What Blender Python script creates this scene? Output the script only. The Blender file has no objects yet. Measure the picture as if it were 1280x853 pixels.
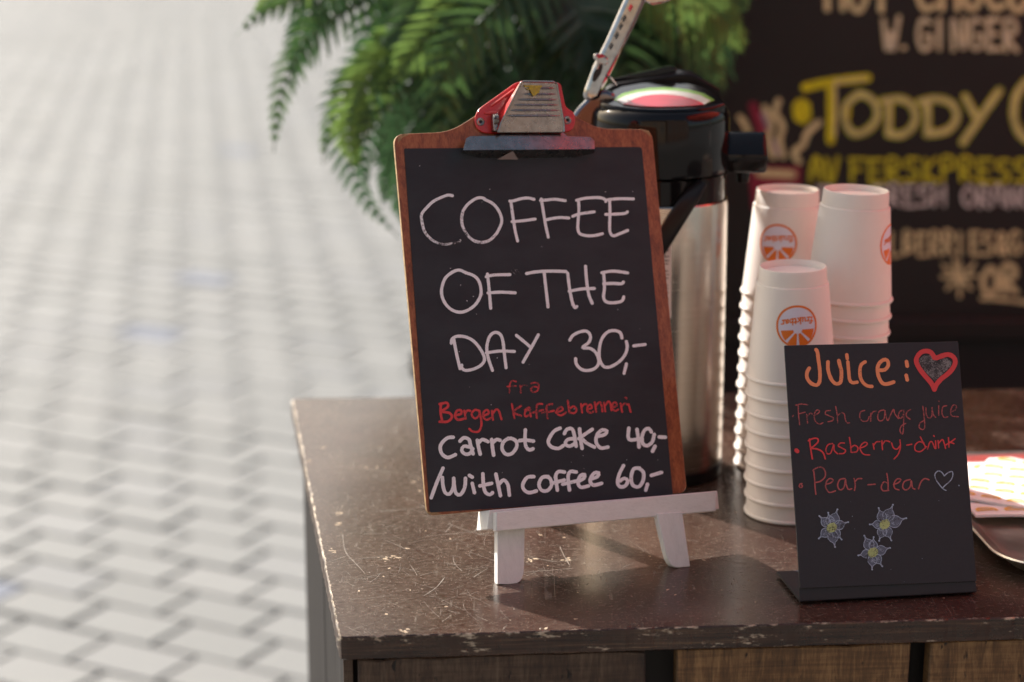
import bpy, math, random
from mathutils import Vector, Matrix
random.seed(7)
R = math.radians
D = bpy.data
COL = bpy.context.scene.collection
SC = bpy.context.scene

# ------------------------------------------------------------------ camera, sky, sun, exposure
FPX, PITCH, CAMZ, ZT = 2667.0, R(14), 1.46, 0.87
cam = D.cameras.new('camera'); cam.sensor_width = 36.0; cam.lens = 36.0 * FPX / 1280
cam.clip_start = 0.05; cam.clip_end = 2000
cam.dof.use_dof = True; cam.dof.focus_distance = 1.665; cam.dof.aperture_fstop = 3.5
cam.dof.aperture_blades = 8
co = D.objects.new('camera', cam); COL.objects.link(co)
co.location = (0, 0, CAMZ); co.rotation_euler = (R(90) - PITCH, 0, 0); SC.camera = co

SUN_TO = Vector((-0.669, 0.743, 0.74)).normalized()
world = D.worlds.new('World'); SC.world = world; world.use_nodes = True
wn = world.node_tree; bg = wn.nodes['Background']
sky = wn.nodes.new('ShaderNodeTexSky'); sky.sky_type = 'NISHITA'; sky.sun_disc = False
sky.sun_elevation = math.asin(SUN_TO.z); sky.sun_rotation = math.atan2(SUN_TO.x, SUN_TO.y)
sky.air_density = 1.0; sky.dust_density = 4.0; sky.ozone_density = 0.3
tint = wn.nodes.new('ShaderNodeMix'); tint.data_type = 'RGBA'; tint.blend_type = 'MULTIPLY'; tint.inputs['Factor'].default_value = 1.0
tint.inputs['B'].default_value = (1.0, 0.955, 0.84, 1)      # the camera's white balance, set for the open shade
wn.links.new(sky.outputs[0], tint.inputs['A']); wn.links.new(tint.outputs['Result'], bg.inputs[0]); bg.inputs[1].default_value = 0.115
sl = D.lights.new('sun', 'SUN'); sl.energy = 4.9; sl.angle = R(0.5); sl.color = (1.0, 0.98, 0.955)
so = D.objects.new('sun', sl); COL.objects.link(so); so.location = (-3, 3, 5)
so.rotation_euler = (-SUN_TO).to_track_quat('-Z', 'Y').to_euler()
SC.view_settings.view_transform = 'Standard'; SC.view_settings.look = 'None'
SC.view_settings.exposure = 0.90; SC.view_settings.gamma = 1.0
SC.cycles.max_bounces = 10; SC.cycles.transmission_bounces = 6

# ------------------------------------------------------------------ measuring: where a sight line of the survey meets a real plane
cP, sP = math.cos(PITCH), math.sin(PITCH)
CC = Vector((0, 0, CAMZ)); FW = Vector((0, cP, -sP)); RT = Vector((1, 0, 0)); UP = Vector((0, sP, cP))
def ray(x, y): return FW + RT * ((x - 640) / FPX) + UP * ((426.5 - y) / FPX)
def at(x, y, z=ZT): d = ray(x, y); return CC + d * ((z - CAMZ) / d.z)
def atY(x, y, Y): d = ray(x, y); return CC + d * (Y / d.y)
def oncyl(x, y, cx, cy, r):
    d = ray(x, y); a = d.x**2 + d.y**2; b = -2*(d.x*cx + d.y*cy); c = cx*cx + cy*cy - r*r
    q = b*b - 4*a*c
    t = (-b - math.sqrt(max(q, 0))) / (2*a); return CC + d*t

class Frame:
    def __init__(s, o, yaw, lean, roll):
        s.o = Vector(o); u = Vector((math.cos(yaw), math.sin(yaw), 0)); b = Vector((-math.sin(yaw), math.cos(yaw), 0))
        v = Vector((0, 0, 1)) * math.cos(lean) + b * math.sin(lean)
        s.u = u*math.cos(roll) + v*math.sin(roll); s.v = v*math.cos(roll) - u*math.sin(roll); s.n = s.u.cross(s.v)
    def P(s, a, b, c=0.0): return s.o + s.u*a + s.v*b + s.n*c
    def px(s, x, y, d=0.0):                       # (a, b) on the plane offset by d
        r = ray(x, y); o2 = s.o + s.n*d; p = CC + r*(((o2 - CC).dot(s.n)) / r.dot(s.n)) - s.o
        return (p.dot(s.u), p.dot(s.v))

# ------------------------------------------------------------------ materials
def ramp(nt, fac, stops):
    r = nt.nodes.new('ShaderNodeValToRGB'); e = r.color_ramp.elements
    while len(e) < len(stops): e.new(0.5)
    for i, (p, c) in enumerate(stops): e[i].position = p; e[i].color = (*c, 1) if len(c) == 3 else c
    nt.links.new(fac, r.inputs[0]); return r.outputs[0]
def node(nt, t, **k):
    n = nt.nodes.new(t)
    for a, b in k.items(): setattr(n, a, b)
    return n
def noise(nt, scale, detail=4, rough=0.55, vec=None, stretch=None, dist=0.0):
    n = node(nt, 'ShaderNodeTexNoise'); n.inputs['Scale'].default_value = scale
    n.inputs['Detail'].default_value = detail; n.inputs['Roughness'].default_value = rough; n.inputs['Distortion'].default_value = dist
    if vec is None: vec = node(nt, 'ShaderNodeTexCoord').outputs['Object']
    if stretch is not None:
        m = node(nt, 'ShaderNodeMapping'); m.inputs['Scale'].default_value = stretch[:3]
        if len(stretch) > 3: m.inputs['Rotation'].default_value = stretch[3:6]
        nt.links.new(vec, m.inputs[0]); vec = m.outputs[0]
    nt.links.new(vec, n.inputs['Vector']); return n.outputs['Fac']
def mixc(nt, fac, a, b, blend='MIX'):
    m = node(nt, 'ShaderNodeMix', data_type='RGBA', blend_type=blend)
    for s, v in ((m.inputs['Factor'], fac), (m.inputs['A'], a), (m.inputs['B'], b)):
        if hasattr(v, 'links'): nt.links.new(v, s)
        elif isinstance(v, (int, float)): s.default_value = v
        else: s.default_value = (*v, 1)
    return m.outputs['Result']
def math_(nt, op, a, b=0.0, clamp=False):
    m = node(nt, 'ShaderNodeMath', operation=op); m.use_clamp = clamp
    for s, v in ((m.inputs[0], a), (m.inputs[1], b)):
        if hasattr(v, 'links'): nt.links.new(v, s)
        else: s.default_value = v
    return m.outputs[0]
def new(name):
    m = D.materials.new(name); m.use_nodes = True; return m, m.node_tree, m.node_tree.nodes['Principled BSDF']
def bump(nt, bs, h, dist, strength=1.0):
    b = node(nt, 'ShaderNodeBump'); b.inputs['Distance'].default_value = dist; b.inputs['Strength'].default_value = strength
    nt.links.new(h, b.inputs['Height']); nt.links.new(b.outputs[0], bs.inputs['Normal'])
def mat(name, col, rough=0.5, metal=0.0, var=0.0, vs=60, col2=None, stretch=None, bmp=0.0, bs_=200, coat=0.0, spec=0.5, rvar=0.0):
    m, nt, b = new(name); b.inputs['Roughness'].default_value = rough; b.inputs['Metallic'].default_value = metal
    b.inputs['Coat Weight'].default_value = coat; b.inputs['Coat Roughness'].default_value = 0.08
    b.inputs['Specular IOR Level'].default_value = spec
    c2 = col2 or tuple(min(1, c*(1-var)) for c in col)
    if var or col2:
        f = noise(nt, vs, 5, 0.6, stretch=stretch)
        nt.links.new(ramp(nt, f, [(0.34, c2), (0.66, col)]), b.inputs['Base Color'])
    else: b.inputs['Base Color'].default_value = (*col, 1)
    if rvar:
        f = noise(nt, vs*0.6, 4, 0.6, stretch=stretch)
        nt.links.new(ramp(nt, f, [(0.3, (rough-rvar,)*3), (0.7, (rough+rvar,)*3)]), b.inputs['Roughness'])
    if bmp: bump(nt, b, noise(nt, bs_, 5, 0.6, stretch=stretch), bmp)
    return m

def wood(name, c1, c2, c3, along, rough=0.5, bmp=0.0004, sc=1.0, coat=0.0):
    """grain runs along the axis given (0,1,2)"""
    m, nt, b = new(name); s = [90*sc]*3; s[along] = 4*sc; s2 = [420*sc]*3; s2[along] = 14*sc
    a = noise(nt, 1, 5, 0.6, stretch=s, dist=0.6); f = noise(nt, 1, 3, 0.6, stretch=s2)
    k = math_(nt, 'ADD', math_(nt, 'MULTIPLY', a, 0.6), math_(nt, 'MULTIPLY', f, 0.4))
    nt.links.new(ramp(nt, k, [(0.36, c1), (0.5, c2), (0.64, c3)]), b.inputs['Base Color'])
    b.inputs['Roughness'].default_value = rough; b.inputs['Coat Weight'].default_value = coat
    bump(nt, b, k, bmp); return m

M = {}
def ink(name, col, under, rough=0.55):
    """marker ink on dark card: patchy where the pen ran dry, by the per-point 'ink' amount"""
    m, nt, b = new(name)
    at_ = node(nt, 'ShaderNodeAttribute', attribute_name='ink').outputs['Fac']
    n1 = noise(nt, 900, 4, 0.7); n2 = noise(nt, 160, 3, 0.6)
    dens = math_(nt, 'ADD', at_, math_(nt, 'MULTIPLY', math_(nt, 'SUBTRACT', n1, 0.5), 2.2))
    dens = math_(nt, 'ADD', dens, math_(nt, 'MULTIPLY', math_(nt, 'SUBTRACT', n2, 0.5), 1.5))
    k = math_(nt, 'MULTIPLY', math_(nt, 'SUBTRACT', dens, 0.25), 2.2, True)
    nt.links.new(mixc(nt, k, under, col), b.inputs['Base Color'])
    b.inputs['Roughness'].default_value = rough; return m
CARD = (0.021, 0.022, 0.026)
M['ink_white'] = ink('white_marker', (0.84, 0.83, 0.86), CARD)
M['ink_red'] = ink('red_marker', (0.62, 0.045, 0.05), CARD)
M['ink_pink'] = ink('faded_red_marker', (0.40, 0.085, 0.085), (0.02, 0.02, 0.024))
M['ink_orange'] = ink('orange_marker', (0.80, 0.27, 0.12), (0.02, 0.02, 0.024))
M['ink_heart'] = ink('red_heart_marker', (0.62, 0.05, 0.055), (0.02, 0.02, 0.024))
M['ink_grey'] = ink('grey_chalk', (0.20, 0.20, 0.20), (0.02, 0.02, 0.024))
M['ink_blue'] = ink('pale_blue_marker', (0.34, 0.42, 0.55), (0.02, 0.02, 0.024))
M['ink_slate'] = ink('slate_blue_wash', (0.10, 0.125, 0.18), (0.02, 0.02, 0.024))
M['ink_lime'] = ink('lime_marker', (0.42, 0.50, 0.20), (0.02, 0.02, 0.024))
M['card'] = mat('black_card', (0.025, 0.030, 0.037), 0.62, col2=(0.016, 0.019, 0.025), vs=22, stretch=(1, 1, 2.2), bmp=0.00012, bs_=1600, spec=0.4)
M['sign_plastic'] = mat('black_plastic', (0.018, 0.020, 0.026), 0.5, var=0.15, vs=400, bmp=0.00006, bs_=2600, spec=0.4)
M['hard_board'] = wood('red_brown_hardboard', (0.14, 0.034, 0.012), (0.27, 0.072, 0.024), (0.38, 0.125, 0.045), 2, 0.42, 0.0001, 2.2, 0.15)
M['board_edge'] = mat('worn_sunlit_edge', (0.48, 0.30, 0.14), 0.7, var=0.55, vs=180, bmp=0.0003)  # pale from wear and from sunlight on the edge, put into the colour
M['steel'] = mat('worn_steel', (0.36, 0.34, 0.32), 0.27, 1.0, col2=(0.27, 0.25, 0.23), vs=160, rvar=0.06, bmp=0.00002, bs_=500)
M['red_enamel'] = mat('red_enamel', (0.62, 0.03, 0.025), 0.28, col2=(0.50, 0.022, 0.02), vs=300, coat=0.4)
M['yellow_paint'] = mat('yellow_paint_scrap', (0.55, 0.42, 0.02), 0.5, col2=(0.25, 0.2, 0.05), vs=700)
M['tape'] = mat('clear_tape', (0.27, 0.21, 0.20), 0.35)
M['dark_hole'] = mat('dark_hole', (0.01, 0.01, 0.01), 0.6)
M['white_wood'] = wood('white_painted_wood', (0.68, 0.655, 0.62), (0.74, 0.715, 0.68), (0.77, 0.745, 0.71), 0, 0.5, 0.0001, 2.4)
M['white_wood_v'] = wood('white_painted_wood_upright', (0.68, 0.665, 0.64), (0.73, 0.715, 0.69), (0.76, 0.745, 0.72), 2, 0.5, 0.0001, 2.4)
M['steel_body'] = mat('brushed_steel', (0.64, 0.585, 0.52), 0.25, 1.0, col2=(0.55, 0.50, 0.44), vs=1, stretch=(30, 30, 2500), rvar=0.03)
M['black_gloss'] = mat('gloss_black_plastic', (0.006, 0.0055, 0.006), 0.09, var=0.3, vs=50, spec=0.32, rvar=0.02)
M['black_satin'] = mat('satin_black_plastic', (0.010, 0.009, 0.010), 0.3, spec=0.22)
M['chrome'] = mat('chrome', (0.50, 0.49, 0.49), 0.08, 1.0, col2=(0.36, 0.35, 0.35), vs=120, rvar=0.04)
M['dark_chrome'] = mat('dark_chrome', (0.16, 0.17, 0.20), 0.12, 1.0)
M['label_green'] = mat('label_green', (0.16, 0.32, 0.04), 0.2)
M['label_white'] = mat('label_white', (0.55, 0.53, 0.48), 0.2)
M['label_red'] = mat('label_red', (0.42, 0.012, 0.03), 0.2)
M['sticker'] = mat('paper_sticker', (0.6, 0.58, 0.57), 0.4)
M['print_black'] = mat('black_print', (0.03, 0.03, 0.03), 0.5)
M['paper_cup'] = mat('white_paper_cup', (0.86, 0.78, 0.71), 0.48, col2=(0.83, 0.75, 0.68), vs=30, bmp=0.00004, bs_=1500)
M['cup_orange'] = mat('orange_print', (0.80, 0.17, 0.008), 0.45)
M['cup_lilac'] = mat('pale_lilac_print', (0.74, 0.69, 0.80), 0.45)
M['napkin'] = mat('white_napkin', (0.82, 0.80, 0.77), 0.85, bmp=0.0002, bs_=900)
M['napkin_orange'] = mat('orange_napkin_print', (0.80, 0.24, 0.03), 0.8)
M['napkin_yellow'] = mat('amber_napkin_print', (0.80, 0.50, 0.12), 0.8)
M['tray'] = mat('tray_steel', (0.74, 0.70, 0.62), 0.34, 1.0, col2=(0.62, 0.58, 0.50), vs=30, rvar=0.06)
M['pot'] = mat('black_planter', (0.018, 0.019, 0.02), 0.45, var=0.4, vs=30)
M['soil'] = mat('potting_soil', (0.04, 0.028, 0.018), 0.95, var=0.5, vs=90)
M['menu_face'] = mat('menu_blackboard', (0.013, 0.0155, 0.0155), 0.7, var=0.35, vs=5)
M['menu_frame'] = mat('menu_black_frame', (0.012, 0.011, 0.011), 0.5)
M['menu_lower'] = mat('menu_lower_panel', (0.009, 0.008, 0.009), 0.6)
for k, c in dict(yellow=(0.80, 0.82, 0.012), olive=(0.60, 0.70, 0.08), tan=(0.80, 0.77, 0.42), grey=(0.72, 0.76, 0.74), maroon=(0.30, 0.02, 0.06), lilac=(0.36, 0.30, 0.40)).items():
    M['m_' + k] = mat('menu_paint_' + k, c, 0.7, var=0.35, vs=60)
def rough_plank(name, c1, c2, c3):
    m, nt, b = new(name)
    g1 = noise(nt, 1, 6, 0.65, stretch=(70, 70, 9), dist=1.2); g2 = noise(nt, 1, 4, 0.7, stretch=(520, 520, 60)); g3 = noise(nt, 14, 4, 0.6); saw = noise(nt, 1, 3, 0.6, stretch=(18, 18, 420, 0, 0.12, 0)); sp = noise(nt, 190, 2, 0.5, stretch=(1, 1, .35))
    k = math_(nt, 'ADD', math_(nt, 'MULTIPLY', g1, 0.38), math_(nt, 'MULTIPLY', g2, 0.26)); k = math_(nt, 'ADD', k, math_(nt, 'MULTIPLY', g3, 0.18)); k = math_(nt, 'ADD', k, math_(nt, 'MULTIPLY', saw, 0.18))
    col = ramp(nt, k, [(0.38, c1), (0.5, c2), (0.61, c3)]); pit = math_(nt, 'MULTIPLY', math_(nt, 'SUBTRACT', 0.33, sp), 14.0, True)
    col = mixc(nt, pit, col, tuple(x*0.35 for x in c1)); nt.links.new(col, b.inputs['Base Color']); b.inputs['Roughness'].default_value = 0.62
    bump(nt, b, math_(nt, 'SUBTRACT', k, math_(nt, 'MULTIPLY', pit, 0.3)), 0.0022); return m
M['plank'] = rough_plank('weathered_rough_plank', (0.030, 0.015, 0.007), (0.12, 0.062, 0.023), (0.26, 0.15, 0.062)) if True else wood('weathered_plank', (0.035, 0.019, 0.009), (0.13, 0.068, 0.026), (0.24, 0.14, 0.058), 2, 0.6, 0.0015, 0.42)
M['plank_dark'] = rough_plank('dark_rough_plank', (0.016, 0.009, 0.006), (0.050, 0.028, 0.016), (0.11, 0.075, 0.048))
M['side_dark'] = wood('dark_side_panel', (0.012, 0.011, 0.011), (0.022, 0.020, 0.020), (0.036, 0.034, 0.034), 2, 0.9, 0.0006, 1.0)
M['side_dark'].node_tree.nodes['Principled BSDF'].inputs['Specular IOR Level'].default_value = 0.12
M['joint'] = mat('pavement_bedding', (0.142, 0.141, 0.134), 0.95, var=0.3, vs=12, bmp=0.002, bs_=60)
M['joint_far'] = mat('ground_beyond', (0.180, 0.181, 0.176), 0.9, var=0.15, vs=2)

def leafmat(name, c, tr, rough=0.42):
    m, nt, b = new(name); b.inputs['Roughness'].default_value = rough
    f = noise(nt, 9, 3); c2 = tuple(x*0.55 for x in c); t2 = tuple(x*0.7 for x in tr)
    nt.links.new(ramp(nt, f, [(0.35, c2), (0.65, c)]), b.inputs['Base Color'])
    t = node(nt, 'ShaderNodeBsdfTranslucent'); nt.links.new(ramp(nt, f, [(0.35, t2), (0.65, tr)]), t.inputs[0])
    mx = node(nt, 'ShaderNodeMixShader'); mx.inputs[0].default_value = 0.42
    nt.links.new(b.outputs[0], mx.inputs[1]); nt.links.new(t.outputs[0], mx.inputs[2])
    nt.links.new(mx.outputs[0], nt.nodes['Material Output'].inputs[0]); return m
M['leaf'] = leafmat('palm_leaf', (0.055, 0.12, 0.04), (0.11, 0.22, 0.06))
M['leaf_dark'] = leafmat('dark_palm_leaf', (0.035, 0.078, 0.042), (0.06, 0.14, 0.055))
M['leaf_bright'] = leafmat('bright_palm_leaf', (0.08, 0.16, 0.03), (0.25, 0.40, 0.09))  # brighter, yellower green than the other fronds
M['stem'] = mat('palm_stem', (0.07, 0.09, 0.03), 0.5, var=0.4, vs=40)
def clothmat():
    m, nt, b = new('red_awning_cloth'); b.inputs['Base Color'].default_value = (0.60, 0.03, 0.025, 1); b.inputs['Roughness'].default_value = 0.9
    t = node(nt, 'ShaderNodeBsdfTranslucent'); t.inputs[0].default_value = (0.90, 0.12, 0.08, 1)
    mx = node(nt, 'ShaderNodeMixShader'); mx.inputs[0].default_value = 0.68
    nt.links.new(b.outputs[0], mx.inputs[1]); nt.links.new(t.outputs[0], mx.inputs[2])
    nt.links.new(mx.outputs[0], nt.nodes['Material Output'].inputs[0]); return m
M['awning'] = clothmat()

def block_mat():
    m, nt, b = new('concrete_paving_block'); g = node(nt, 'ShaderNodeNewGeometry'); oi = node(nt, 'ShaderNodeObjectInfo')
    r = math_(nt, 'FRACT', math_(nt, 'ADD', g.outputs['Random Per Island'], oi.outputs['Random']))
    base = ramp(nt, r, [(0.0, (0.172, 0.174, 0.169)), (0.4, (0.184, 0.186, 0.181)), (0.75, (0.198, 0.198, 0.192)), (1.0, (0.177, 0.180, 0.181))])
    w = noise(nt, 0.9, 4, 0.6, vec=g.outputs['Position']); f = noise(nt, 260, 3, 0.6, vec=g.outputs['Position'])
    base = mixc(nt, 1.0, base, ramp(nt, w, [(0.3, (0.88, 0.88, 0.87)), (0.7, (1, 1, 1))]), 'MULTIPLY')
    base = mixc(nt, 1.0, base, ramp(nt, f, [(0.3, (0.86, 0.86, 0.86)), (0.7, (1, 1, 1))]), 'MULTIPLY')
    nt.links.new(base, b.inputs['Base Color']); b.inputs['Roughness'].default_value = 0.72
    bump(nt, b, f, 0.0008); return m
M['block'] = block_mat()
M['block_blue'] = mat('blue_grey_paving_block', (0.125, 0.14, 0.18), 0.75, var=0.2, vs=30)
M['block_rust'] = mat('rusty_paving_block', (0.285, 0.235, 0.22), 0.8, col2=(0.265, 0.262, 0.25), vs=10)

# ------------------------------------------------------------------ objects
def tag(o, label=None, cat=None, group=None, kind=None):
    for k, v in (('label', label), ('category', cat), ('group', group), ('kind', kind)):
        if v: o[k] = v
    return o
def empty(name, loc, label, cat, group=None, rot=(0, 0, 0)):
    o = D.objects.new(name, None); COL.objects.link(o); o.location = loc; o.rotation_euler = rot
    o.empty_display_size = 0.05; return tag(o, label, cat, group)
def rootloc(o):
    p = Vector((0, 0, 0))
    while o is not None: p += Vector(o.location); o = o.parent
    return p
class MB:
    def __init__(s): s.v = []; s.f = []; s.ink = []; s.smooth = False
    def add(s, vs, fs, ink=1.0):
        b = len(s.v); s.v += [Vector(x) for x in vs]; s.f += [tuple(i + b for i in f) for f in fs]
        s.ink += (list(ink) if isinstance(ink, (list, tuple)) else [ink]*len(vs)); return s
    def prism(s, fr, poly, d0, d1):
        """polygon (a,b) on a frame, from depth d0 to d1 (d1 > d0 towards the viewer)"""
        n = len(poly); area = sum(poly[i][0]*poly[(i+1) % n][1] - poly[(i+1) % n][0]*poly[i][1] for i in range(n))
        if area < 0: poly = poly[::-1]
        vs = [fr.P(a, b, d0) for a, b in poly] + [fr.P(a, b, d1) for a, b in poly]
        fs = [tuple(range(n))[::-1], tuple(range(n, 2*n))] + [(i, (i+1) % n, n+(i+1) % n, n+i) for i in range(n)]
        return s.add(vs, fs)
    def loft(s, ringA, ringB, caps=True):
        n = len(ringA); fs = [(i, (i+1) % n, n+(i+1) % n, n+i) for i in range(n)]
        if caps: fs += [tuple(range(n))[::-1], tuple(range(n, 2*n))]
        return s.add(list(ringA) + list(ringB), fs)
    def box(s, x0, x1, y0, y1, z0, z1, mtx=None):
        vs = [Vector((x, y, z)) for z in (z0, z1) for x, y in ((x0, y0), (x1, y0), (x1, y1), (x0, y1))]
        if mtx: vs = [mtx @ v for v in vs]
        return s.add(vs, [(3, 2, 1, 0), (4, 5, 6, 7), (0, 1, 5, 4), (1, 2, 6, 5), (2, 3, 7, 6), (3, 0, 4, 7)])
    def lathe(s, prof, c=(0, 0, 0), n=64, mtx=None):
        vs = []; fs = []
        for r, z in prof:
            for k in range(n):
                t = 2*math.pi*k/n; p = Vector((c[0]+r*math.cos(t), c[1]+r*math.sin(t), c[2]+z)); vs.append(mtx @ p if mtx else p)
        for i in range(len(prof)-1):
            for k in range(n): fs.append((i*n+k, i*n+(k+1) % n, (i+1)*n+(k+1) % n, (i+1)*n+k))
        if prof[0][0] > 1e-6: fs.append(tuple(range(n))[::-1])
        if prof[-1][0] > 1e-6: fs.append(tuple(range((len(prof)-1)*n, len(prof)*n)))
        return s.add(vs, fs)
    def tube(s, pts, rads, n=10, flat=None):
        """flat = (vector, w, h): elliptical section, wide axis as near as can be to vector"""
        pts = [Vector(p) for p in pts]
        if not hasattr(rads, '__len__'): rads = [rads]*len(pts)
        vs = []
        for i, p in enumerate(pts):
            t = (pts[min(i+1, len(pts)-1)] - pts[max(i-1, 0)]).normalized()
            up = Vector((0, 0, 1)) if abs(t.z) < 0.9 else Vector((0, 1, 0))
            a = t.cross(up).normalized(); b = t.cross(a).normalized()
            if flat: a = (flat[0] - t*flat[0].dot(t)).normalized(); b = t.cross(a).normalized()
            for k in range(n):
                q = 2*math.pi*k/n; ca, sa = math.cos(q), math.sin(q)
                if flat:
                    ca = math.copysign(abs(ca)**0.5, ca)*flat[1]; sa = math.copysign(abs(sa)**0.5, sa)*flat[2]
                vs.append(p + (a*ca + b*sa)*rads[i])
        fs = [(i*n+k, i*n+(k+1) % n, (i+1)*n+(k+1) % n, (i+1)*n+k) for i in range(len(pts)-1) for k in range(n)]
        fs += [tuple(range(n))[::-1], tuple(range((len(pts)-1)*n, len(pts)*n))]
        return s.add(vs, fs)
    def build(s, name, m, parent=None, smooth=False, bevel=0, seg=2, label=None, cat=None, kind=None, org=None):
        o0 = rootloc(parent) if org is None else Vector(org)
        me = D.meshes.new(name); me.from_pydata([tuple(v - o0) for v in s.v], [], s.f); me.update()
        if any(abs(i-1) > 1e-6 for i in s.ink) or (m.name.endswith(('marker', 'chalk', 'wash'))):
            a = me.attributes.new('ink', 'FLOAT', 'POINT'); a.data.foreach_set('value', s.ink)
        me.materials.append(m)
        if smooth:
            me.polygons.foreach_set('use_smooth', [True]*len(me.polygons)); me.set_sharp_from_angle(angle=R(38))
        o = D.objects.new(name, me); COL.objects.link(o)
        if parent: o.parent = parent
        elif org is not None: o.location = org
        if bevel:
            b = o.modifiers.new('bevel', 'BEVEL'); b.width = bevel; b.segments = seg; b.limit_method = 'ANGLE'; b.angle_limit = R(35)
            me.polygons.foreach_set('use_smooth', [True]*len(me.polygons)); b.harden_normals = False
            me.set_sharp_from_angle(angle=R(60))
        return tag(o, label, cat, None, kind)

def catmull(p, step):
    if len(p) < 3: 
        a, b = p; n = max(2, int(math.dist(a, b)/step)); return [(a[0]+(b[0]-a[0])*i/n, a[1]+(b[1]-a[1])*i/n) for i in range(n+1)]
    q = [p[0]] + list(p) + [p[-1]]; out = []
    for i in range(1, len(q)-2):
        p0, p1, p2, p3 = q[i-1:i+3]; n = max(2, int(math.dist(p1, p2)/step))
        for k in range(n):
            t = k/n
            out.append(tuple(0.5*((2*p1[j]) + (-p0[j]+p2[j])*t + (2*p0[j]-5*p1[j]+4*p2[j]-p3[j])*t*t + (-p0[j]+3*p1[j]-3*p2[j]+p3[j])*t**3) for j in (0, 1)))
    out.append(q[-1]); return out
NSTROKE = [0]
def ribbon(mb, pts, w, place, lift=0.00025, ink=1.0, step=None, taper=0.0, jit=0.06):
    """a pen stroke: a thin strip with round ends, laid on a surface by place(x, y, height)"""
    NSTROKE[0] += 1; h0 = lift + (NSTROKE[0] % 40)*0.000006
    c = catmull(pts, step or w*0.45); n = len(c); L = []; Rr = []; pr = []
    tan = []
    for i in range(n):
        a = c[max(i-1, 0)]; b = c[min(i+1, n-1)]; d = math.dist(a, b) or 1e-9; tan.append(((b[0]-a[0])/d, (b[1]-a[1])/d))
    hw = w/2; seq = []
    for k in (0.0, 0.5, 0.85):
        seq.append((c[0][0]-tan[0][0]*hw*(1-k), c[0][1]-tan[0][1]*hw*(1-k), hw*(0.25+0.75*math.sqrt(1-(1-k)**2)) , tan[0]))
    for i in range(n):
        e = 1.0 + random.uniform(-jit, jit)
        if taper: e *= 1 - taper*(i/max(1, n-1))
        seq.append((c[i][0], c[i][1], hw*e, tan[i]))
    e = 1-taper
    for k in (0.15, 0.5, 1.0):
        seq.append((c[-1][0]+tan[-1][0]*hw*k*e, c[-1][1]+tan[-1][1]*hw*k*e, hw*e*(0.25+0.75*math.sqrt(max(0, 1-k*k))), tan[-1]))
    vs = []; ik = []; m = len(seq)
    for i, (x, y, r, t) in enumerate(seq):
        h = h0 + i*3e-7
        vs += [place(x - t[1]*r, y + t[0]*r, h), place(x + t[1]*r, y - t[0]*r, h)]
        g = ink if not isinstance(ink, tuple) else ink[0] + (ink[1]-ink[0])*i/(m-1); ik += [g, g]
    a = vs[0]; fs = [(2*i, 2*i+1, 2*i+3, 2*i+2) for i in range(m-1)]
    mb.add(vs, fs, ik)
def strokes(mb, text, place, w, reg=(1, 0, 0), ink=1.0, **k):
    """'x,y x,y; x,y ...' in survey units: scale and origin by reg"""
    s, ox, oy = reg
    for st in text.split(';'):
        st = st.strip()
        if not st: continue
        p = [tuple(float(q) for q in a.split(',')) for a in st.split()]
        ribbon(mb, [(x/s + ox, y/s + oy) for x, y in p], w, place, ink=ink, **k)
def pts(text): return [tuple(float(q) for q in a.split(',')) for a in text.split()]

# ================================================================== SETTING: ground and pavement
def sheet(name, x0, x1, y0, y1, z, m):
    mb = MB().add([(x0, y0, z), (x1, y0, z), (x1, y1, z), (x0, y1, z)], [(0, 1, 2, 3)]); return mb.build(name, m, kind='structure')
sheet('ground', -400, 400, -400, 400, -0.03, M['joint_far'])
pav = sheet('pavement', -9, 9, -6, 24, -0.009, M['joint'])
th = R(-28.5); e1 = Vector((math.cos(th), math.sin(th), 0)); e2 = Vector((-math.sin(th), math.cos(th), 0))
BL, BW, GAP = 0.196, 0.131, 0.0055
def block_geo(c, rot=0.0, dz=0.0, tilt=(0, 0)):
    hx, hy = BL/2 - GAP/2, BW/2 - GAP/2; ch = 0.005; vs = []
    for (sx, sy, z) in ((hx, hy, -0.03), (hx, hy, -0.007), (hx-ch, hy-ch, 0.0)):
        for a, b in ((-1, -1), (1, -1), (1, 1), (-1, 1)):
            x, y = a*sx, b*sy; vs.append(c + e1*(x*math.cos(rot)-y*math.sin(rot)) + e2*(x*math.sin(rot)+y*math.cos(rot)) + Vector((0, 0, z + dz + tilt[0]*x + tilt[1]*y)))
    fs = [(8, 9, 10, 11)]
    for l in (0, 4):
        for i in range(4): fs.append((l+i, l+(i+1) % 4, l+4+(i+1) % 4, l+4+i))
    return vs, fs
cells = []
org = at(47, 842, 0.0)
for j in range(-160, 160):
    for i in range(-110, 110):
        c = org + e1*((i + (0.5 if j % 2 else 0) + 0.04*math.sin(j*2.3))*BL) + e2*(j*BW)
        if -8.5 < c.x < 8.5 and 0.4 < c.y < 21: cells.append((c, i, j))
def project(p):
    v = p - CC; z = v.dot(FW); return (640 + FPX*v.dot(RT)/z, 426.5 - FPX*v.dot(UP)/z, z)
vis = []
for k, (c, i, j) in enumerate(cells):
    x, y, z = project(c)
    if z > 0.3 and -30 < x < 530 and -5 < y < 885:
        vis.append((z, k))
vis.sort(); near = set(k for z, k in vis[:296])
protos = []
rnd = random.Random(3)
for q in range(4):
    vs, fs = block_geo(Vector((0, 0, 0)), 0, 0, (rnd.uniform(-.01, .01), rnd.uniform(-.01, .01)))
    me = D.meshes.new('paving_block'); me.from_pydata([tuple(v) for v in vs], [], fs); me.materials.append(M['block']); protos.append(me)
mb_blue = protos[0].copy(); mb_blue.materials[0] = M['block_blue']
mb_rust = protos[1].copy(); mb_rust.materials[0] = M['block_rust']
def nearest(px, py):
    t = at(px, py, 0.0); return min(range(len(cells)), key=lambda k: (cells[k][0]-t).length)
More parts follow.
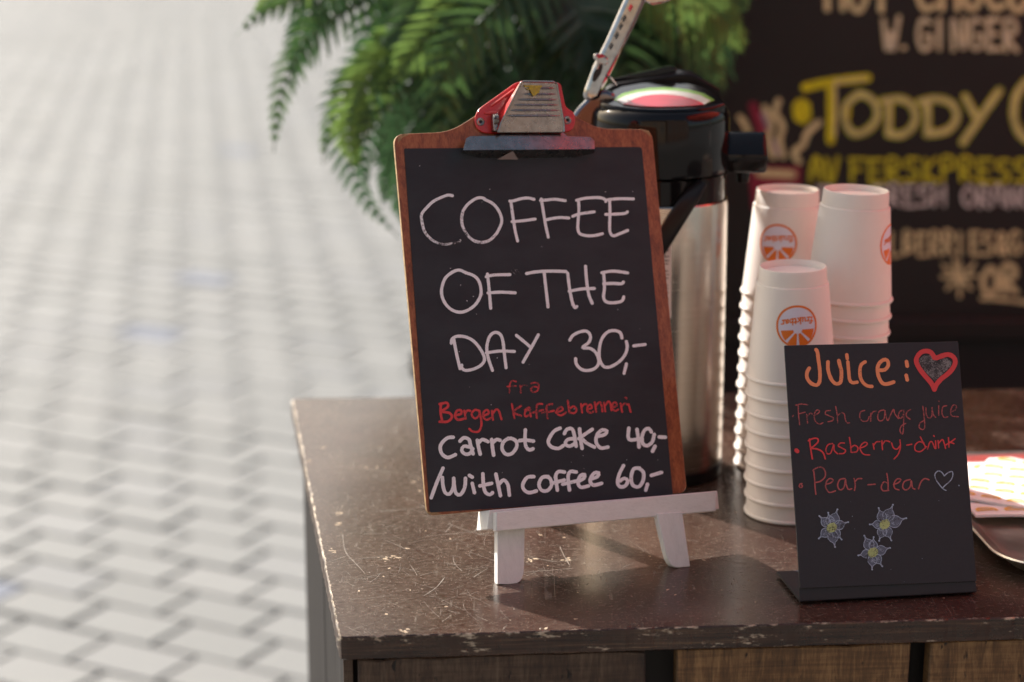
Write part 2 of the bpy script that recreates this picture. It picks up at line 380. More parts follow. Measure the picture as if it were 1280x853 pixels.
blue = {nearest(190, 417), nearest(222, 419), nearest(272, 347), nearest(292, 350), nearest(290, 185), nearest(-2, 735)}; rust = set()
near |= blue | rust
far = MB()
for k, (c, i, j) in enumerate(cells):
    dz = rnd.uniform(-0.0018, 0.0018); rot = rnd.uniform(-0.012, 0.012)
    if k in near:
        me = mb_blue if k in blue else mb_rust if k in rust else protos[rnd.randrange(4)]
        o = D.objects.new('paving_block', me); COL.objects.link(o); o.parent = pav
        o.location = (c.x, c.y, dz); o.rotation_euler = (0, 0, rot)
        if k in blue: o['label'] = 'dark blue-grey paving block'
        if k in rust: o['label'] = 'paving block with a rusty red stain'
    else:
        vs, fs = block_geo(c, rot, dz, (rnd.uniform(-.01, .01), rnd.uniform(-.01, .01))); b = len(far.v)
        far.v += vs; far.f += [tuple(x + b for x in f) for f in fs]
far.ink = [1.0]*len(far.v)
far.build('paving_blocks', M['block'], pav, kind='stuff')

# ================================================================== COUNTER
A = at(423, 797); B = at(1280, 772); Cb = at(363, 498); Db = at(1280, 486)
ef = (B - A).normalized(); eb = (Db - Cb).normalized(); LEN = 1.35
B = A + ef*LEN; Db = Cb + eb*(LEN + 0.1)
el = (Cb - A).normalized()
nL = Vector((el.y, -el.x, 0)); nF = Vector((-ef.y, ef.x, 0))          # inward normals of the left and front edges
counter = empty('wooden_counter', A, 'dark brown painted wooden counter with a scratched worn top and rough plank front', 'counter')
def table_mat():
    m, nt, b = new('worn_brown_paint'); tc = node(nt, 'ShaderNodeTexCoord').outputs['Object']
    def dot(v):
        n = node(nt, 'ShaderNodeVectorMath', operation='DOT_PRODUCT'); nt.links.new(tc, n.inputs[0]); n.inputs[1].default_value = v; return n.outputs['Value']
    dl, df = dot(nL), dot(nF); z = dot((0, 0, 1))
    big = noise(nt, 9, 5, 0.62); med = noise(nt, 45, 5, 0.7); fine = noise(nt, 300, 3, 0.7)
    col = ramp(nt, big, [(0.3, (0.024, 0.009, 0.007)), (0.7, (0.050, 0.022, 0.015))])
    # dusty rubbed mottles and wider bare patches, with sunlit dust sheen in the colour
    hz = noise(nt, 170, 6, 0.75, stretch=(1, 1.6, 1)); hz2 = noise(nt, 16, 4, 0.6)
    rub = math_(nt, 'MULTIPLY', ramp(nt, hz, [(0.38, (0, 0, 0)), (0.72, (1, 1, 1))]), math_(nt, 'MULTIPLY', ramp(nt, hz2, [(0.3, (0.2,)*3), (0.7, (0.8,)*3)]), 0.72))
    col = mixc(nt, rub, col, (0.20, 0.155, 0.115))
    # scratches: thin level lines of stretched noise, broken up by patches
    sc = None
    for ang, sx, sy, wd, pt, k in ((0.5, 50, 0.8, 0.0035, 14, .7), (1.9, 60, 0.7, 0.0035, 18, .6), (2.5, 44, 1.0, 0.003, 13, .6), (1.2, 120, 1.5, 0.006, 22, .6)):
        f = noise(nt, 1, 1, 0.4, stretch=(sx, sy, 20, 0, 0, ang)); n2 = noise(nt, pt + ang, 3, 0.6)
        g = math_(nt, 'SUBTRACT', 1.0, math_(nt, 'MULTIPLY', math_(nt, 'ABSOLUTE', math_(nt, 'SUBTRACT', f, 0.5)), 1.0/wd), True)
        g = math_(nt, 'MULTIPLY', g, math_(nt, 'MULTIPLY', math_(nt, 'SUBTRACT', n2, 0.53), 9.0, True)); g = math_(nt, 'MULTIPLY', g, k)
        sc = g if sc is None else math_(nt, 'MAXIMUM', sc, g)
    # nicks down to pale wood
    vn = noise(nt, 150, 2, 0.5, stretch=(1.6, 0.7, 1)); vb = noise(nt, 11, 2, 0.5)
    nick = math_(nt, 'MULTIPLY', math_(nt, 'MULTIPLY', math_(nt, 'SUBTRACT', vn, 0.715), 26.0, True), math_(nt, 'MULTIPLY', math_(nt, 'SUBTRACT', vb, 0.48), 8.0, True))
    speck = math_(nt, 'MULTIPLY', math_(nt, 'SUBTRACT', noise(nt, 620, 1, 0.5), 0.715), 14.0, True)
    top = mixc(nt, math_(nt, 'MULTIPLY', sc, 0.75), col, (0.24, 0.21, 0.175)); top = mixc(nt, nick, top, (0.55, 0.46, 0.34)); top = mixc(nt, speck, top, (0.40, 0.36, 0.30))
    # paint gone along the rims
    rn = noise(nt, 60, 4, 0.7); rn2 = noise(nt, 8, 3, 0.6)
    def rim(d, wdt, bias):
        e = math_(nt, 'ADD', math_(nt, 'MULTIPLY', d, -1.0/wdt), bias)
        e = math_(nt, 'ADD', e, math_(nt, 'MULTIPLY', math_(nt, 'SUBTRACT', rn, 0.5), 4.2)); e = math_(nt, 'ADD', e, math_(nt, 'MULTIPLY', math_(nt, 'SUBTRACT', rn2, 0.5), 3.0))
        return math_(nt, 'MULTIPLY', e, 2.2, True)
    worn = math_(nt, 'MAXIMUM', rim(dl, 0.0019, 1.2), rim(df, 0.0020, 0.6))
    bare = ramp(nt, fine, [(0.3, (0.38, 0.30, 0.21)), (0.7, (0.58, 0.50, 0.39))])
    top = mixc(nt, worn, top, bare)
    # plywood rim: streaky layers under chipped paint
    lay = noise(nt, 1, 3, 0.6, stretch=(14, 14, 620)); chip = noise(nt, 55, 4, 0.7, stretch=(1, 1, 3.0))
    edge = ramp(nt, lay, [(0.35, (0.016, 0.008, 0.006)), (0.6, (0.052, 0.027, 0.017)), (0.75, (0.14, 0.085, 0.045))])
    lz = math_(nt, 'MULTIPLY', math_(nt, 'ADD', z, 0.0045), 260.0)
    ch = math_(nt, 'ADD', lz, math_(nt, 'MULTIPLY', math_(nt, 'SUBTRACT', chip, 0.62), 9.0)); ch = math_(nt, 'MULTIPLY', ch, 1.3, True)
    ch2 = math_(nt, 'MULTIPLY', math_(nt, 'SUBTRACT', noise(nt, 34, 4, 0.75, stretch=(1, 1, 4.5)), 0.61), 16.0, True)
    edge = mixc(nt, math_(nt, 'MULTIPLY', math_(nt, 'MAXIMUM', ch, ch2), 0.85), edge, bare)
    g = node(nt, 'ShaderNodeNewGeometry'); sp = node(nt, 'ShaderNodeSeparateXYZ'); nt.links.new(g.outputs['True Normal'], sp.inputs[0])
    up = math_(nt, 'GREATER_THAN', sp.outputs['Z'], 0.9)
    nt.links.new(mixc(nt, up, edge, top), b.inputs['Base Color'])
    rr = math_(nt, 'ADD', math_(nt, 'MULTIPLY', hz, 0.34), 0.07); rr = math_(nt, 'ADD', rr, math_(nt, 'MULTIPLY', worn, 0.3)); nt.links.new(rr, b.inputs['Roughness'])
    b.inputs['Specular IOR Level'].default_value = 0.55; b.inputs['Sheen Weight'].default_value = 0.0; b.inputs['Sheen Roughness'].default_value = 0.35; b.inputs['Sheen Tint'].default_value = (1, .9, .8, 1)
    hgt = math_(nt, 'SUBTRACT', math_(nt, 'MULTIPLY', med, 0.35), math_(nt, 'ADD', math_(nt, 'MULTIPLY', sc, 0.5), nick)); hgt = math_(nt, 'ADD', hgt, math_(nt, 'MULTIPLY', fine, 0.12))
    bump(nt, b, hgt, 0.00022); return m
M['table'] = table_mat()
def outline_run(p, q, n, amp, inward):
    out = []; j = 0.0
    for i in range(n):
        t = i/n; j = j*0.6 + random.gauss(0, amp)
        out.append(p + (q-p)*t + inward*(abs(j) if 0 < i else amp))
    return out
def tabletop():
    nB, nR = -Vector((-eb.y, eb.x, 0)), -Vector((1, 0, 0)); amp = 0.00035; rng = []
    run = outline_run(A, B, 420, amp, nF) + outline_run(B, Db, 30, amp, nR) + outline_run(Db, Cb, 60, amp, nB) + outline_run(Cb, A, 200, amp, nL)
    ins = [nF]*420 + [nR]*30 + [nB]*60 + [nL]*200
    # soften the four corners
    for cidx, rad in ((0, 0.006), (420, 0.01), (450, 0.01), (510, 0.008)):
        cpt = (A, B, Db, Cb)[(0, 420, 450, 510).index(cidx)]; cen = (A+B+Cb+Db)/4; nn = len(run)
        for k in range(nn):
            d = (run[k]-cpt).length
            if d < rad: run[k] = run[k] + (cen-cpt).normalized()*(rad-d)*0.35
    T = 0.0185; mb = MB(); n = len(run); rows = []
    for dz, inset, jit in ((0, 0.0011, 0.0003), (-0.0009, 0.0003, 0.00015), (-0.006, 0.0, 0.0002), (-0.012, 0.0002, 0.0003), (-T+0.001, 0.0002, 0.0004), (-T, 0.0012, 0.0003)):
        rows.append([run[k] + ins[k]*(inset + random.uniform(0, jit)) + Vector((0, 0, dz)) for k in range(n)])
    vs = [p for r in rows for p in r]; fs = [tuple(range(n))]
    for a in range(len(rows)-1):
        for k in range(n): fs.append((a*n+k, (a+1)*n+k, (a+1)*n+(k+1) % n, a*n+(k+1) % n))
    fs.append(tuple(range((len(rows)-1)*n, len(rows)*n))[::-1])
    mb.add(vs, fs); mb.build('tabletop', M['table'], counter)
tabletop()
M['scratch'] = mat('pale_scratch', (0.25, 0.22, 0.18), 0.6, col2=(0.12, 0.095, 0.075), vs=300)
M['chip'] = mat('bare_wood_chip', (0.60, 0.47, 0.32), 0.75, var=0.35, vs=400)
def ontop(x, y, h): return Vector((x, y, ZT + 0.00004 + h*0.3))
rs_ = random.Random(21); scm = MB(); chm = MB(); spk = MB()
def inside(x, y): p = Vector((x, y, ZT)); return (p-A).dot(nL) > .004 and (p-A).dot(nF) > .003 and (p-Cb).dot(Vector((eb.y, -eb.x, 0))) > .004 and x < 1.1
def rnd_xy():
    while True:
        x = rs_.choice((rs_.gauss(-0.06, .06), rs_.uniform(-.22, .30), rs_.uniform(-.2, .9))); y = rs_.choice((rs_.gauss(1.62, .08), rs_.uniform(1.45, 2.14), rs_.uniform(1.45, 2.14)))
        if inside(x, y): return x, y
for k in range(760):
    x, y = rnd_xy(); a = rs_.choice((rs_.gauss(.5, .3), rs_.gauss(2.3, .4), rs_.uniform(0, 3.14))); L = min(.09, rs_.expovariate(1/.014)+.003); b = rs_.gauss(0, .14)
    p = [(x + L*t*math.cos(a+b*t), y + L*t*math.sin(a+b*t)) for t in (0, .33, .66, 1)]
    if all(inside(*q) for q in p): ribbon(scm, p, rs_.choice((.0002, .00025, .0003, .0003, .00055)), ontop, jit=.5, step=.004, taper=.6)
def chip(mb, x, y, r, st=1.0, an=0.0):
    n = 7; b = len(mb.v); vs = []
    for i in range(n):
        t = 2*math.pi*i/n; q = r*rs_.uniform(.55, 1.1); u_, v_ = q*math.cos(t)*st, q*math.sin(t); vs.append(ontop(x + u_*math.cos(an)-v_*math.sin(an), y + u_*math.sin(an)+v_*math.cos(an), .0001))
    mb.add(vs, [tuple(range(n))])
for k in range(900):
    x, y = rnd_xy(); chip(spk, x, y, rs_.choice((.0002, .0003, .0003, .0004, .0006)))
for k in range(46):
    x, y = rnd_xy(); chip(chm, x, y, rs_.uniform(.0004, .0012), rs_.uniform(1, 3.5), rs_.uniform(0, 3))
for (cx, cy, w_, n_) in ((383, 577, 8, 9), (424, 655, 4, 6), (425, 642, 5, 4), (490, 697, 12, 12), (478, 699, 8, 5), (655, 700, 20, 12), (708, 700, 5, 9), (405, 560, 4, 3), (470, 585, 18, 6), (415, 690, 7, 6), (530, 600, 10, 5), (640, 715, 14, 6), (722, 652, 8, 3), (505, 790, 6, 9), (1000, 727, 4, 4)):
    for _ in range(n_):
        p = at(cx + rs_.gauss(0, w_*.5), cy + rs_.gauss(0, 1.6)); 
        if inside(p.x, p.y): chip(chm, p.x, p.y, rs_.uniform(.0004, .0012), rs_.uniform(1, 3), rs_.uniform(-.3, .3))
for t in ('655,716 690,713 716,711', '700,684 704,693 712,707', '428,668 432,690 443,703 455,716', '560,655 600,668 650,672', '370,585 384,589', '415,583 450,586 490,591', '640,690 690,702 720,700', '530,745 545,735 556,722', '1165,722 1185,726 1205,734', '905,700 935,706', '925,650 960,658 980,665', '470,640 520,636 560,628'):
    ribbon(scm, [(at(a, b).x, at(a, b).y) for a, b in pts(t)], .0006, ontop, jit=.5, step=.003)
scm.build('scratches', M['scratch'], counter, kind='stuff'); chm.build('paint_chips', M['chip'], counter, kind='stuff'); spk.build('dust_specks', M['scratch'], counter, kind='stuff')
ZU = ZT - 0.0187
class PF:   # frame on the counter front: a along ef, b up (absolute z), c outward
    def __init__(s, o, u, n): s.o, s.u, s.n = o, u, n
    def P(s, a, b, c=0.0): return Vector((s.o.x, s.o.y, 0)) + s.u*a + Vector((0, 0, b)) + s.n*c
FF = PF(A + nF*0.020 + ef*0.003, ef, -nF)
def apx(x):   # distance along the front for a survey column
    r = ray(x, 835); o = FF.o; t = ((o-CC).dot(FF.n))/r.dot(FF.n); return ((CC + r*t) - o).dot(ef)
def plank(a0, a1, m, d0=0.0, d1=0.016, name='plank', zt=ZU, lab=None):
    mb = MB(); n = 14; top = [(a0 + (a1-a0)*i/n, zt - abs(random.gauss(0, 0.0010))) for i in range(n+1)]
    side = [(a1 + random.gauss(0, 0.0008), zt - k*0.1) for k in range(1, 8)] + [(a1, 0.03)]
    side2 = [(a0, 0.03)] + [(a0 + random.gauss(0, 0.0008), zt - k*0.1) for k in range(7, 0, -1)]
    mb.prism(FF, top[::-1] + side2[::-1] + side[::-1], d0, d1); return mb.build(name, m, counter, bevel=0.0012, seg=1, label=lab)
cuts = [(apx(447), apx(803)), (apx(841), apx(1130)), (apx(1154), apx(1154)+0.20)]
cuts += [(cuts[-1][1]+0.016, cuts[-1][1]+0.20), (cuts[-1][1]+0.214, cuts[-1][1]+0.39), (cuts[-1][1]+0.41, cuts[-1][1]+0.56)]
for i, (a, b) in enumerate(cuts):
    if b < LEN-0.03: plank(a, b, M['plank_dark' if i == 0 else 'plank'], lab='darker grey-brown plank with whitish streaks' if i == 0 else None)
plank(0.0, apx(441), M['plank_dark'], -0.02, 0.012, 'corner_post')
bk = MB().prism(FF, [(0.02, 0.03), (LEN-0.03, 0.03), (LEN-0.03, ZU-0.002), (0.02, ZU-0.002)], -0.030, -0.021); bk.build('inner_panel', M['menu_lower'], counter)  # near-black: the darkness of the plank gaps is put into its colour
SF = PF(A + nL*0.010 + el*0.03, el, -nL)
sl_ = (Cb-A).length
for i in range(4):
    a0 = -0.012 + (sl_-0.03)*i/4; a1 = -0.012 + (sl_-0.03)*(i+1)/4 - 0.003
    MB().prism(SF, [(a0, 0.02), (a1, 0.02), (a1, ZU-0.0005), (a0, ZU-0.0005)], -0.016, -0.0005*(i % 2)).build('side_board', M['side_dark'], counter, bevel=0.001, seg=1)
BF = PF(Cb - el*0.02 + eb*0.03, eb, nF*-1)
MB().prism(BF, [(0, 0.02), (LEN, 0.02), (LEN, ZU-0.001), (0, ZU-0.001)], -0.0, 0.015).build('back_panel', M['side_dark'], counter)
RF = PF(B - ef*0.03 + el*0.03, el, ef)
MB().prism(RF, [(0, 0.02), (sl_-0.08, 0.02), (sl_-0.08, ZU-0.001), (0, ZU-0.001)], -0.016, 0.0).build('end_panel', M['side_dark'], counter)

# ================================================================== CLIPBOARD
F1 = Frame((0.0386, 1.6331, 0.9178), R(20), R(19.99), R(-1.63))
clip_root = empty('clipboard_menu', F1.o, 'brown clipboard with a black card reading coffee of the day, standing on a white easel', 'clipboard')
def px_poly(fr, txt, d=0.0, reg=(1, 0, 0)):
    s, ox, oy = reg; return [fr.px(x/s+ox, y/s+oy, d) for x, y in pts(txt)]
def rounded(poly, radii, seg=5):
    out = []; n = len(poly)
    for i, p in enumerate(poly):
        r = radii[i] if hasattr(radii, '__len__') else radii
        if r <= 0: out.append(p); continue
        a = Vector(poly[i-1]); b = Vector(poly[(i+1) % n]); p = Vector(p); da = (a-p); db = (b-p)
        ta = p + da.normalized()*min(r, da.length*0.45); tb = p + db.normalized()*min(r, db.length*0.45)
        for k in range(seg+1):
            t = k/seg; out.append(tuple(ta*(1-t)**2 + p*2*t*(1-t) + tb*t*t))
    return out
bp = px_poly(F1, '492,168 562,165 598,143 628,119 690,119 718,145 748,161 815,162 859,616 534,645')
bp = rounded(bp, [.009, .012, .02, .012, .012, .02, .012, .009, .008, .007])
bmesh_o = MB().prism(F1, bp, -0.0042, 0.0).build('board', M['hard_board'], clip_root, bevel=0.0006, seg=2)
bmesh_o.data.materials.append(M['board_edge'])
for p in bmesh_o.data.polygons:
    if abs(p.normal.dot(F1.n)) < 0.5: p.material_index = 1
# worn chips where the lacquer has gone at the corners
ch = MB()
for tx in ('497,172 504,167.5 512,168.5 503,172 498,179', '535,641 540,644.5 552,643 546,640.5 541,638.5', '801,162.5 811,163.8 814,172 809,167'):
    MB().prism(F1, px_poly(F1, tx), 0.0001, 0.00022).build('worn_corner', M['board_edge'], clip_root)
cp = rounded(px_poly(F1, '505,186 802,184 841,622 537,641'), [0.001, .003, .001, .002])
MB().prism(F1, cp, 0.00005, 0.0006).build('black_card', M['card'], clip_root)
def on1(x, y, h): a, b = F1.px(x, y, 0.0006); return F1.P(a, b, 0.0006 + h)
rA, rB, rC, rD, rE = (7.111, 500, 220), (7.756, 660, 220), (4.571, 530, 320), (4.741, 530, 460), (4.741, 680, 460)
W1 = 3.7
l = MB()
strokes(l, '465,178 430,172 390,183 300,225 235,285 192,340 190,390', on1, W1, rA, (1.1, 0.75))
strokes(l, '190,392 215,490 270,560 340,600 400,610 470,600 520,590 533,575', on1, W1, rA, (0.75, 0.35), taper=0.25)
strokes(l, '750,205 720,195 670,205 600,255 560,310', on1, W1, rA, (1.1, 0.9)); strokes(l, '560,310 547,380 560,460 610,540 660,580', on1, W1, rA, (0.7, 0.45), taper=.1)
strokes(l, '660,580 730,592 800,570 860,510', on1, W1, rA, (0.5, 0.8)); strokes(l, '860,510 898,430 900,370 870,300 820,245 750,210', on1, W1, rA, (0.8, 1.1))
strokes(l, '975,225 1000,225 1080,203 1140,198 1190,210; 985,230 1005,380 1025,500 1045,580; 995,408 1090,400 1200,385', on1, W1, rA)
strokes(l, '120,240 180,235 260,228 360,242; 128,225 148,350 170,480 195,595; 165,430 230,415 310,405 395,410; 470,238 540,220 640,212 710,215 745,230; 488,235 492,330 485,430 482,510 500,560 560,580 640,580 720,562; 432,393 500,370 640,350; 752,250 765,235 840,225 930,222 1020,225; 790,235 793,370 790,480 795,550 825,582 880,565 965,530; 752,375 850,372 940,365 962,350', on1, W1, rB)
l.build('text_line', M['ink_white'], clip_root, label='white handwritten word COFFEE')
l = MB(); strokes(l, '240,98 200,82 160,95 120,130 100,190 105,240 130,285 170,315 215,322 260,305 300,270 325,215 315,150 285,115 240,98; 355,120 400,110 490,108; 362,105 372,200 380,300; 365,212 440,208 520,212; 585,102 640,92 720,88 810,90; 685,92 695,180 708,292; 820,100 830,180 845,260 862,297 872,290; 922,60 928,140 940,220 960,272; 828,203 900,190 972,187; 1015,97 1080,88 1162,98; 1025,95 1030,180 1025,240 1045,265 1090,268 1130,258 1140,235; 1025,160 1080,158 1128,160 1138,150', on1, W1+.2, rC)
l.build('text_line', M['ink_white'], clip_root, label='white handwritten words OF THE')
l = MB(); strokes(l, '155,500 160,475 190,460 240,465 285,490 325,540 345,590 325,625 280,648 235,655 215,640 215,625; 170,480 185,560 205,645; 390,655 365,580 358,520 375,460 405,438 435,450 450,490 458,560 468,640; 355,555 430,545 515,547; 527,455 570,490 605,520; 652,452 615,520 565,608', on1, W1+.2, rC)
l.build('text_line', M['ink_white'], clip_root, label='white handwritten word DAY')
l = MB(); strokes(l, '832,482 850,455 890,435 930,432 950,460 940,495 905,525 950,530 985,560 998,605 980,640 940,655 900,650 870,620 865,588; 1130,470 1120,440 1090,428 1050,435 1015,475 1000,540 1005,600 1030,635 1070,632 1120,600 1150,560 1160,520 1155,490; 1155,618 1142,672; 1197,515 1262,507', on1, W1+.2, rC)
l.build('text_line', M['ink_white'], clip_root, label='white handwritten price 30,-')
l = MB(); strokes(l, '545,82 520,78 508,100 505,148; 492,112 545,108; 572,148 568,106; 570,120 590,103 615,108; 635,92 665,88 680,102 672,135 648,144 632,128 650,112 674,116', on1, 2.0, rD, 0.5)
l.build('text_line', M['ink_red'], clip_root, label='faint red handwritten word fra')
l = MB(); strokes(l, '92,215 135,208 140,232 105,258 150,268 165,292 140,318 92,320; 100,213 98,265 108,320; 185,282 220,272 218,252 195,255 183,285 200,308 235,302', on1, 3.2, rD, 0.95)
strokes(l, '238,255 246,302; 242,272 258,252 274,256; 328,255 300,250 282,275 300,300 325,285 328,258; 328,258 340,330 325,375 290,378 268,362; 350,285 382,270 375,250 355,260 350,290 370,308 395,298; 402,255 408,308; 405,275 425,248 442,255 458,305', on1, 2.7, rD, 0.75)
strokes(l, '520,215 535,300; 575,225 530,262 575,285; 598,250 625,238 632,288; 625,248 598,262 600,288 625,278; 700,215 675,215 665,235 668,298; 645,265 705,250; 760,215 735,220 725,240 732,300; 700,268 770,255', on1, 2.5, rD, 0.55)
strokes(l, '70,265 110,250 100,232 80,245 75,270 100,282 130,265; 140,195 150,268; 148,245 175,228 192,248 180,268 152,266; 218,215 225,265; 222,235 238,215 252,218; 255,248 282,238 275,218 258,230 256,255 275,268 290,260; 300,205 308,262; 305,228 325,205 338,215 345,258; 355,205 362,258; 360,225 380,200 392,212 398,252; 402,235 430,225 422,205 405,215 405,245 425,255 440,245; 452,212 462,262; 458,230 478,212 492,218; 500,215 512,262; 482,178 488,181', on1, 2.5, rE, 0.68)
l.build('text_line', M['ink_red'], clip_root, label='red handwritten words Bergen Kaffebrenneri')
W2 = 4.5
l = MB(); strokes(l, '172,412 140,415 110,440 95,470 105,510 140,532 185,515; 212,435 235,415 265,425 275,460 290,510; 270,470 235,465 222,490 245,512 275,505 288,480; 315,430 322,470 332,512; 322,445 345,425 378,438; 400,425 405,470 412,518; 405,445 430,425 450,430; 500,418 470,440 462,480 485,512 520,508 548,470 545,435 515,418 495,422; 600,368 598,430 605,470 625,487 645,480; 565,432 600,428 648,435', on1, W2, rD)
strokes(l, '95,358 60,375 32,415 25,445 45,470 85,478 112,462; 120,390 135,365 165,362 178,395 185,440 190,465; 175,420 140,425 125,450 150,465 180,450; 210,362 215,420 225,478; 285,365 240,395 205,420; 215,412 250,445 298,470; 325,405 360,395 372,375 345,368 315,395 308,440 335,475 378,470; 502,358 498,412 515,428 566,420; 550,365 558,420 562,470; 635,380 620,360 595,370 580,410 585,450 610,462 640,440 652,395; 657,465 642,495; 682,410 718,412', on1, W2, rE)
l.build('text_line', M['ink_white'], clip_root, label='white handwritten words Carrot cake 40,-')
l = MB(); strokes(l, '112,595 75,680 42,770; 108,650 112,700 125,740 150,748 172,710 175,655; 175,655 180,710 190,745 215,752 240,710 245,655; 285,685 298,740; 268,638 285,648; 348,628 352,700 365,740 390,752 405,740; 330,700 400,685; 425,630 440,700 452,758; 440,695 470,665 495,690 502,730 505,755; 650,645 610,650 585,690 590,720 620,740 665,730; 735,645 700,650 680,690 695,725 730,728 755,695 745,655 720,645', on1, W2, rD)
strokes(l, '120,618 85,615 68,640 72,680 78,725; 45,685 120,665; 190,618 155,615 142,640 145,690 150,725; 110,690 195,670; 205,672 235,655 240,632 215,640 200,675 215,708 262,700; 275,660 315,645 322,622 295,625 272,665 290,695 340,685; 470,580 445,630 435,680 450,705 480,700 495,670 475,655 450,670; 565,595 530,600 515,650 525,695 560,705 585,670 588,620 560,595; 612,690 602,725; 635,638 695,620', on1, W2, rE)
l.build('text_line', M['ink_white'], clip_root, label='white handwritten words /With coffee 60,-')
# chalk smudges and specks
l = MB()
for _ in range(46):
    x = random.uniform(515, 825); y = random.uniform(205, 600)
    if x < 505 + (y-186)*0.075 + 8 or x > 800 + (y-186)*0.088 - 8: continue
    s = random.uniform(0.5, 1.1); ribbon(l, [(x, y), (x+random.uniform(-.8, .8), y+random.uniform(-.8, .8)+.3)], s, on1, ink=random.uniform(0.25, .5))
strokes(l, '511,72 530,95; 520,70 550,105; 535,90 560,115; 500,85 520,105', on1, 0.8, rC, 0.12)
l.build('chalk_specks', M['ink_white'], clip_root, kind='stuff')

# the metal clip
clip = empty('clip', (0, 0, 0), None, None); del_keys = [k for k in clip.keys()]
for k in del_keys: del clip[k]
clip.parent = clip_root
def lift_ring(txt, d, reg=(1, 0, 0)): return [F1.P(*F1.px(x, y, dd), dd) for (x, y), dd in zip(pts(txt), d if hasattr(d, '__len__') else [d]*99)]
# red base plate with wings, riveted to the board
rp = rounded(px_poly(F1, '592,150 596,138 645,103 700,104 706,135 717,141 719,154 713,166 604,168 594,161'), [.006, .006, .004, .004, .004, .005, .006, .006, .006, .005])
MB().prism(F1, rp, 0.0003, 0.0022).build('base_plate', M['red_enamel'], clip, bevel=0.0008)
# red housing that rises from the plate to the lever
base = lift_ring('613,160 650,104 690,105 706,160', 0.0022); topr = lift_ring('623,163 651,101 695,103 705,164', [0.012, 0.015, 0.015, 0.012])
MB().loft(base, topr).build('housing', M['red_enamel'], clip, bevel=0.001)
rb = MB()
for (a, b) in (((614, 133), (643, 112)), ((606, 142), (621, 141)), ((617, 147), (618, 160))):
    rb.tube([F1.P(*F1.px(a[0], a[1], .0022), .0024), F1.P(*F1.px(b[0], b[1], .006), .006)], [0.0011, 0.0011], 8)
rb.build('pressed_rib', M['red_enamel'], clip, smooth=True)
for x, y in ((600.5, 152.5), (709, 150.5)):
    a, b = F1.px(x, y, .0022); mt = Matrix((( F1.u.x, F1.v.x, F1.n.x, 0), (F1.u.y, F1.v.y, F1.n.y, 0), (F1.u.z, F1.v.z, F1.n.z, 0), (0, 0, 0, 1))); mt.translation = F1.P(a, b, .0022)
    rv = MB().lathe([(0.0034, 0), (0.0033, 0.0007), (0.0026, 0.0012), (0.0016, 0.0010), (0.0014, 0.0002), (0.0001, 0.0002)], n=20, mtx=mt).build('rivet', M['steel'], clip, smooth=True)
    MB().lathe([(0.0013, 0.0003), (0.0012, 0.0005), (0.0001, 0.0005)], n=16, mtx=mt).build('hole', M['dark_hole'], rv)
# steel lever face
def lv(txt, ds): return lift_ring(txt, ds)
fo = '621,166 624,157 650,103 653,101.5 693,102 697,105 706,157 704,166'
dfr = [0.0125, 0.0130, 0.0195, 0.0198, 0.0198, 0.0195, 0.0130, 0.0125]
MB().loft(lift_ring(fo, [x-0.0014 for x in dfr]), lift_ring(fo, dfr)).build('lever', M['steel'], clip, bevel=0.0007)
rim = MB(); rim.tube(lift_ring('623,165 626,155 651,104 654,102 692,102.5 696,105 705,156 705,165', [x+.0002 for x in dfr]), 0.0008, 8); rim.build('lever_rim', M['steel'], clip, smooth=True)
for y, x0, x1, dd in ((110.5, 661, 692, .0188), (118, 654, 694, .0179), (125, 648, 695.5, .0170), (131.5, 643, 697, .0162), (138.2, 638, 698, .0153), (145, 633.5, 699.5, .0145)):
    rbm = MB(); k = 7; rbm.tube([F1.P(*F1.px(x0+(x1-x0)*i/k, y, dd), dd + 0.0001) for i in range(k+1)], [0.0004] + [0.0010]*(k-1) + [0.0004], 8); rbm.build('pressed_rib', M['steel'], clip, smooth=True)
yp = MB()
for tx in ('655,106.5 678,107 677,109.5 656,109', '661,109 676,109.5 674,116 667,121 663,114', '657,110.5 663,111 661,113'):
    yp.loft(lift_ring(tx, 0.0194), lift_ring(tx, 0.0201))
yp.build('paint_scrap', M['yellow_paint'], clip, label='scrap of yellow paint')
rs = MB(); rs.loft(lift_ring('652,101 694,102 693,104.2 654,103.2', 0.0194), lift_ring('652,101 694,102 693,104.2 654,103.2', 0.0203)); rs.build('red_top_strip', M['red_enamel'], clip)
# spring end and hinge pin at the left
sp = MB(); pc = F1.P(*F1.px(619.5, 150, .008), .008)
for k in range(4): sp.tube([pc + F1.u*(0.0011*k-0.002) + (F1.v*math.cos(t) + F1.n*math.sin(t))*0.0042 for t in [2*math.pi*i/14 for i in range(15)]], 0.0005, 6)
sp.build('spring', M['steel'], clip, smooth=True)
hg = MB(); hg.prism(F1, px_poly(F1, '616,143 623,142 623,164 617,164', .009), .003, .0095); hg.build('hinge_tab', M['steel'], clip, bevel=.0006)
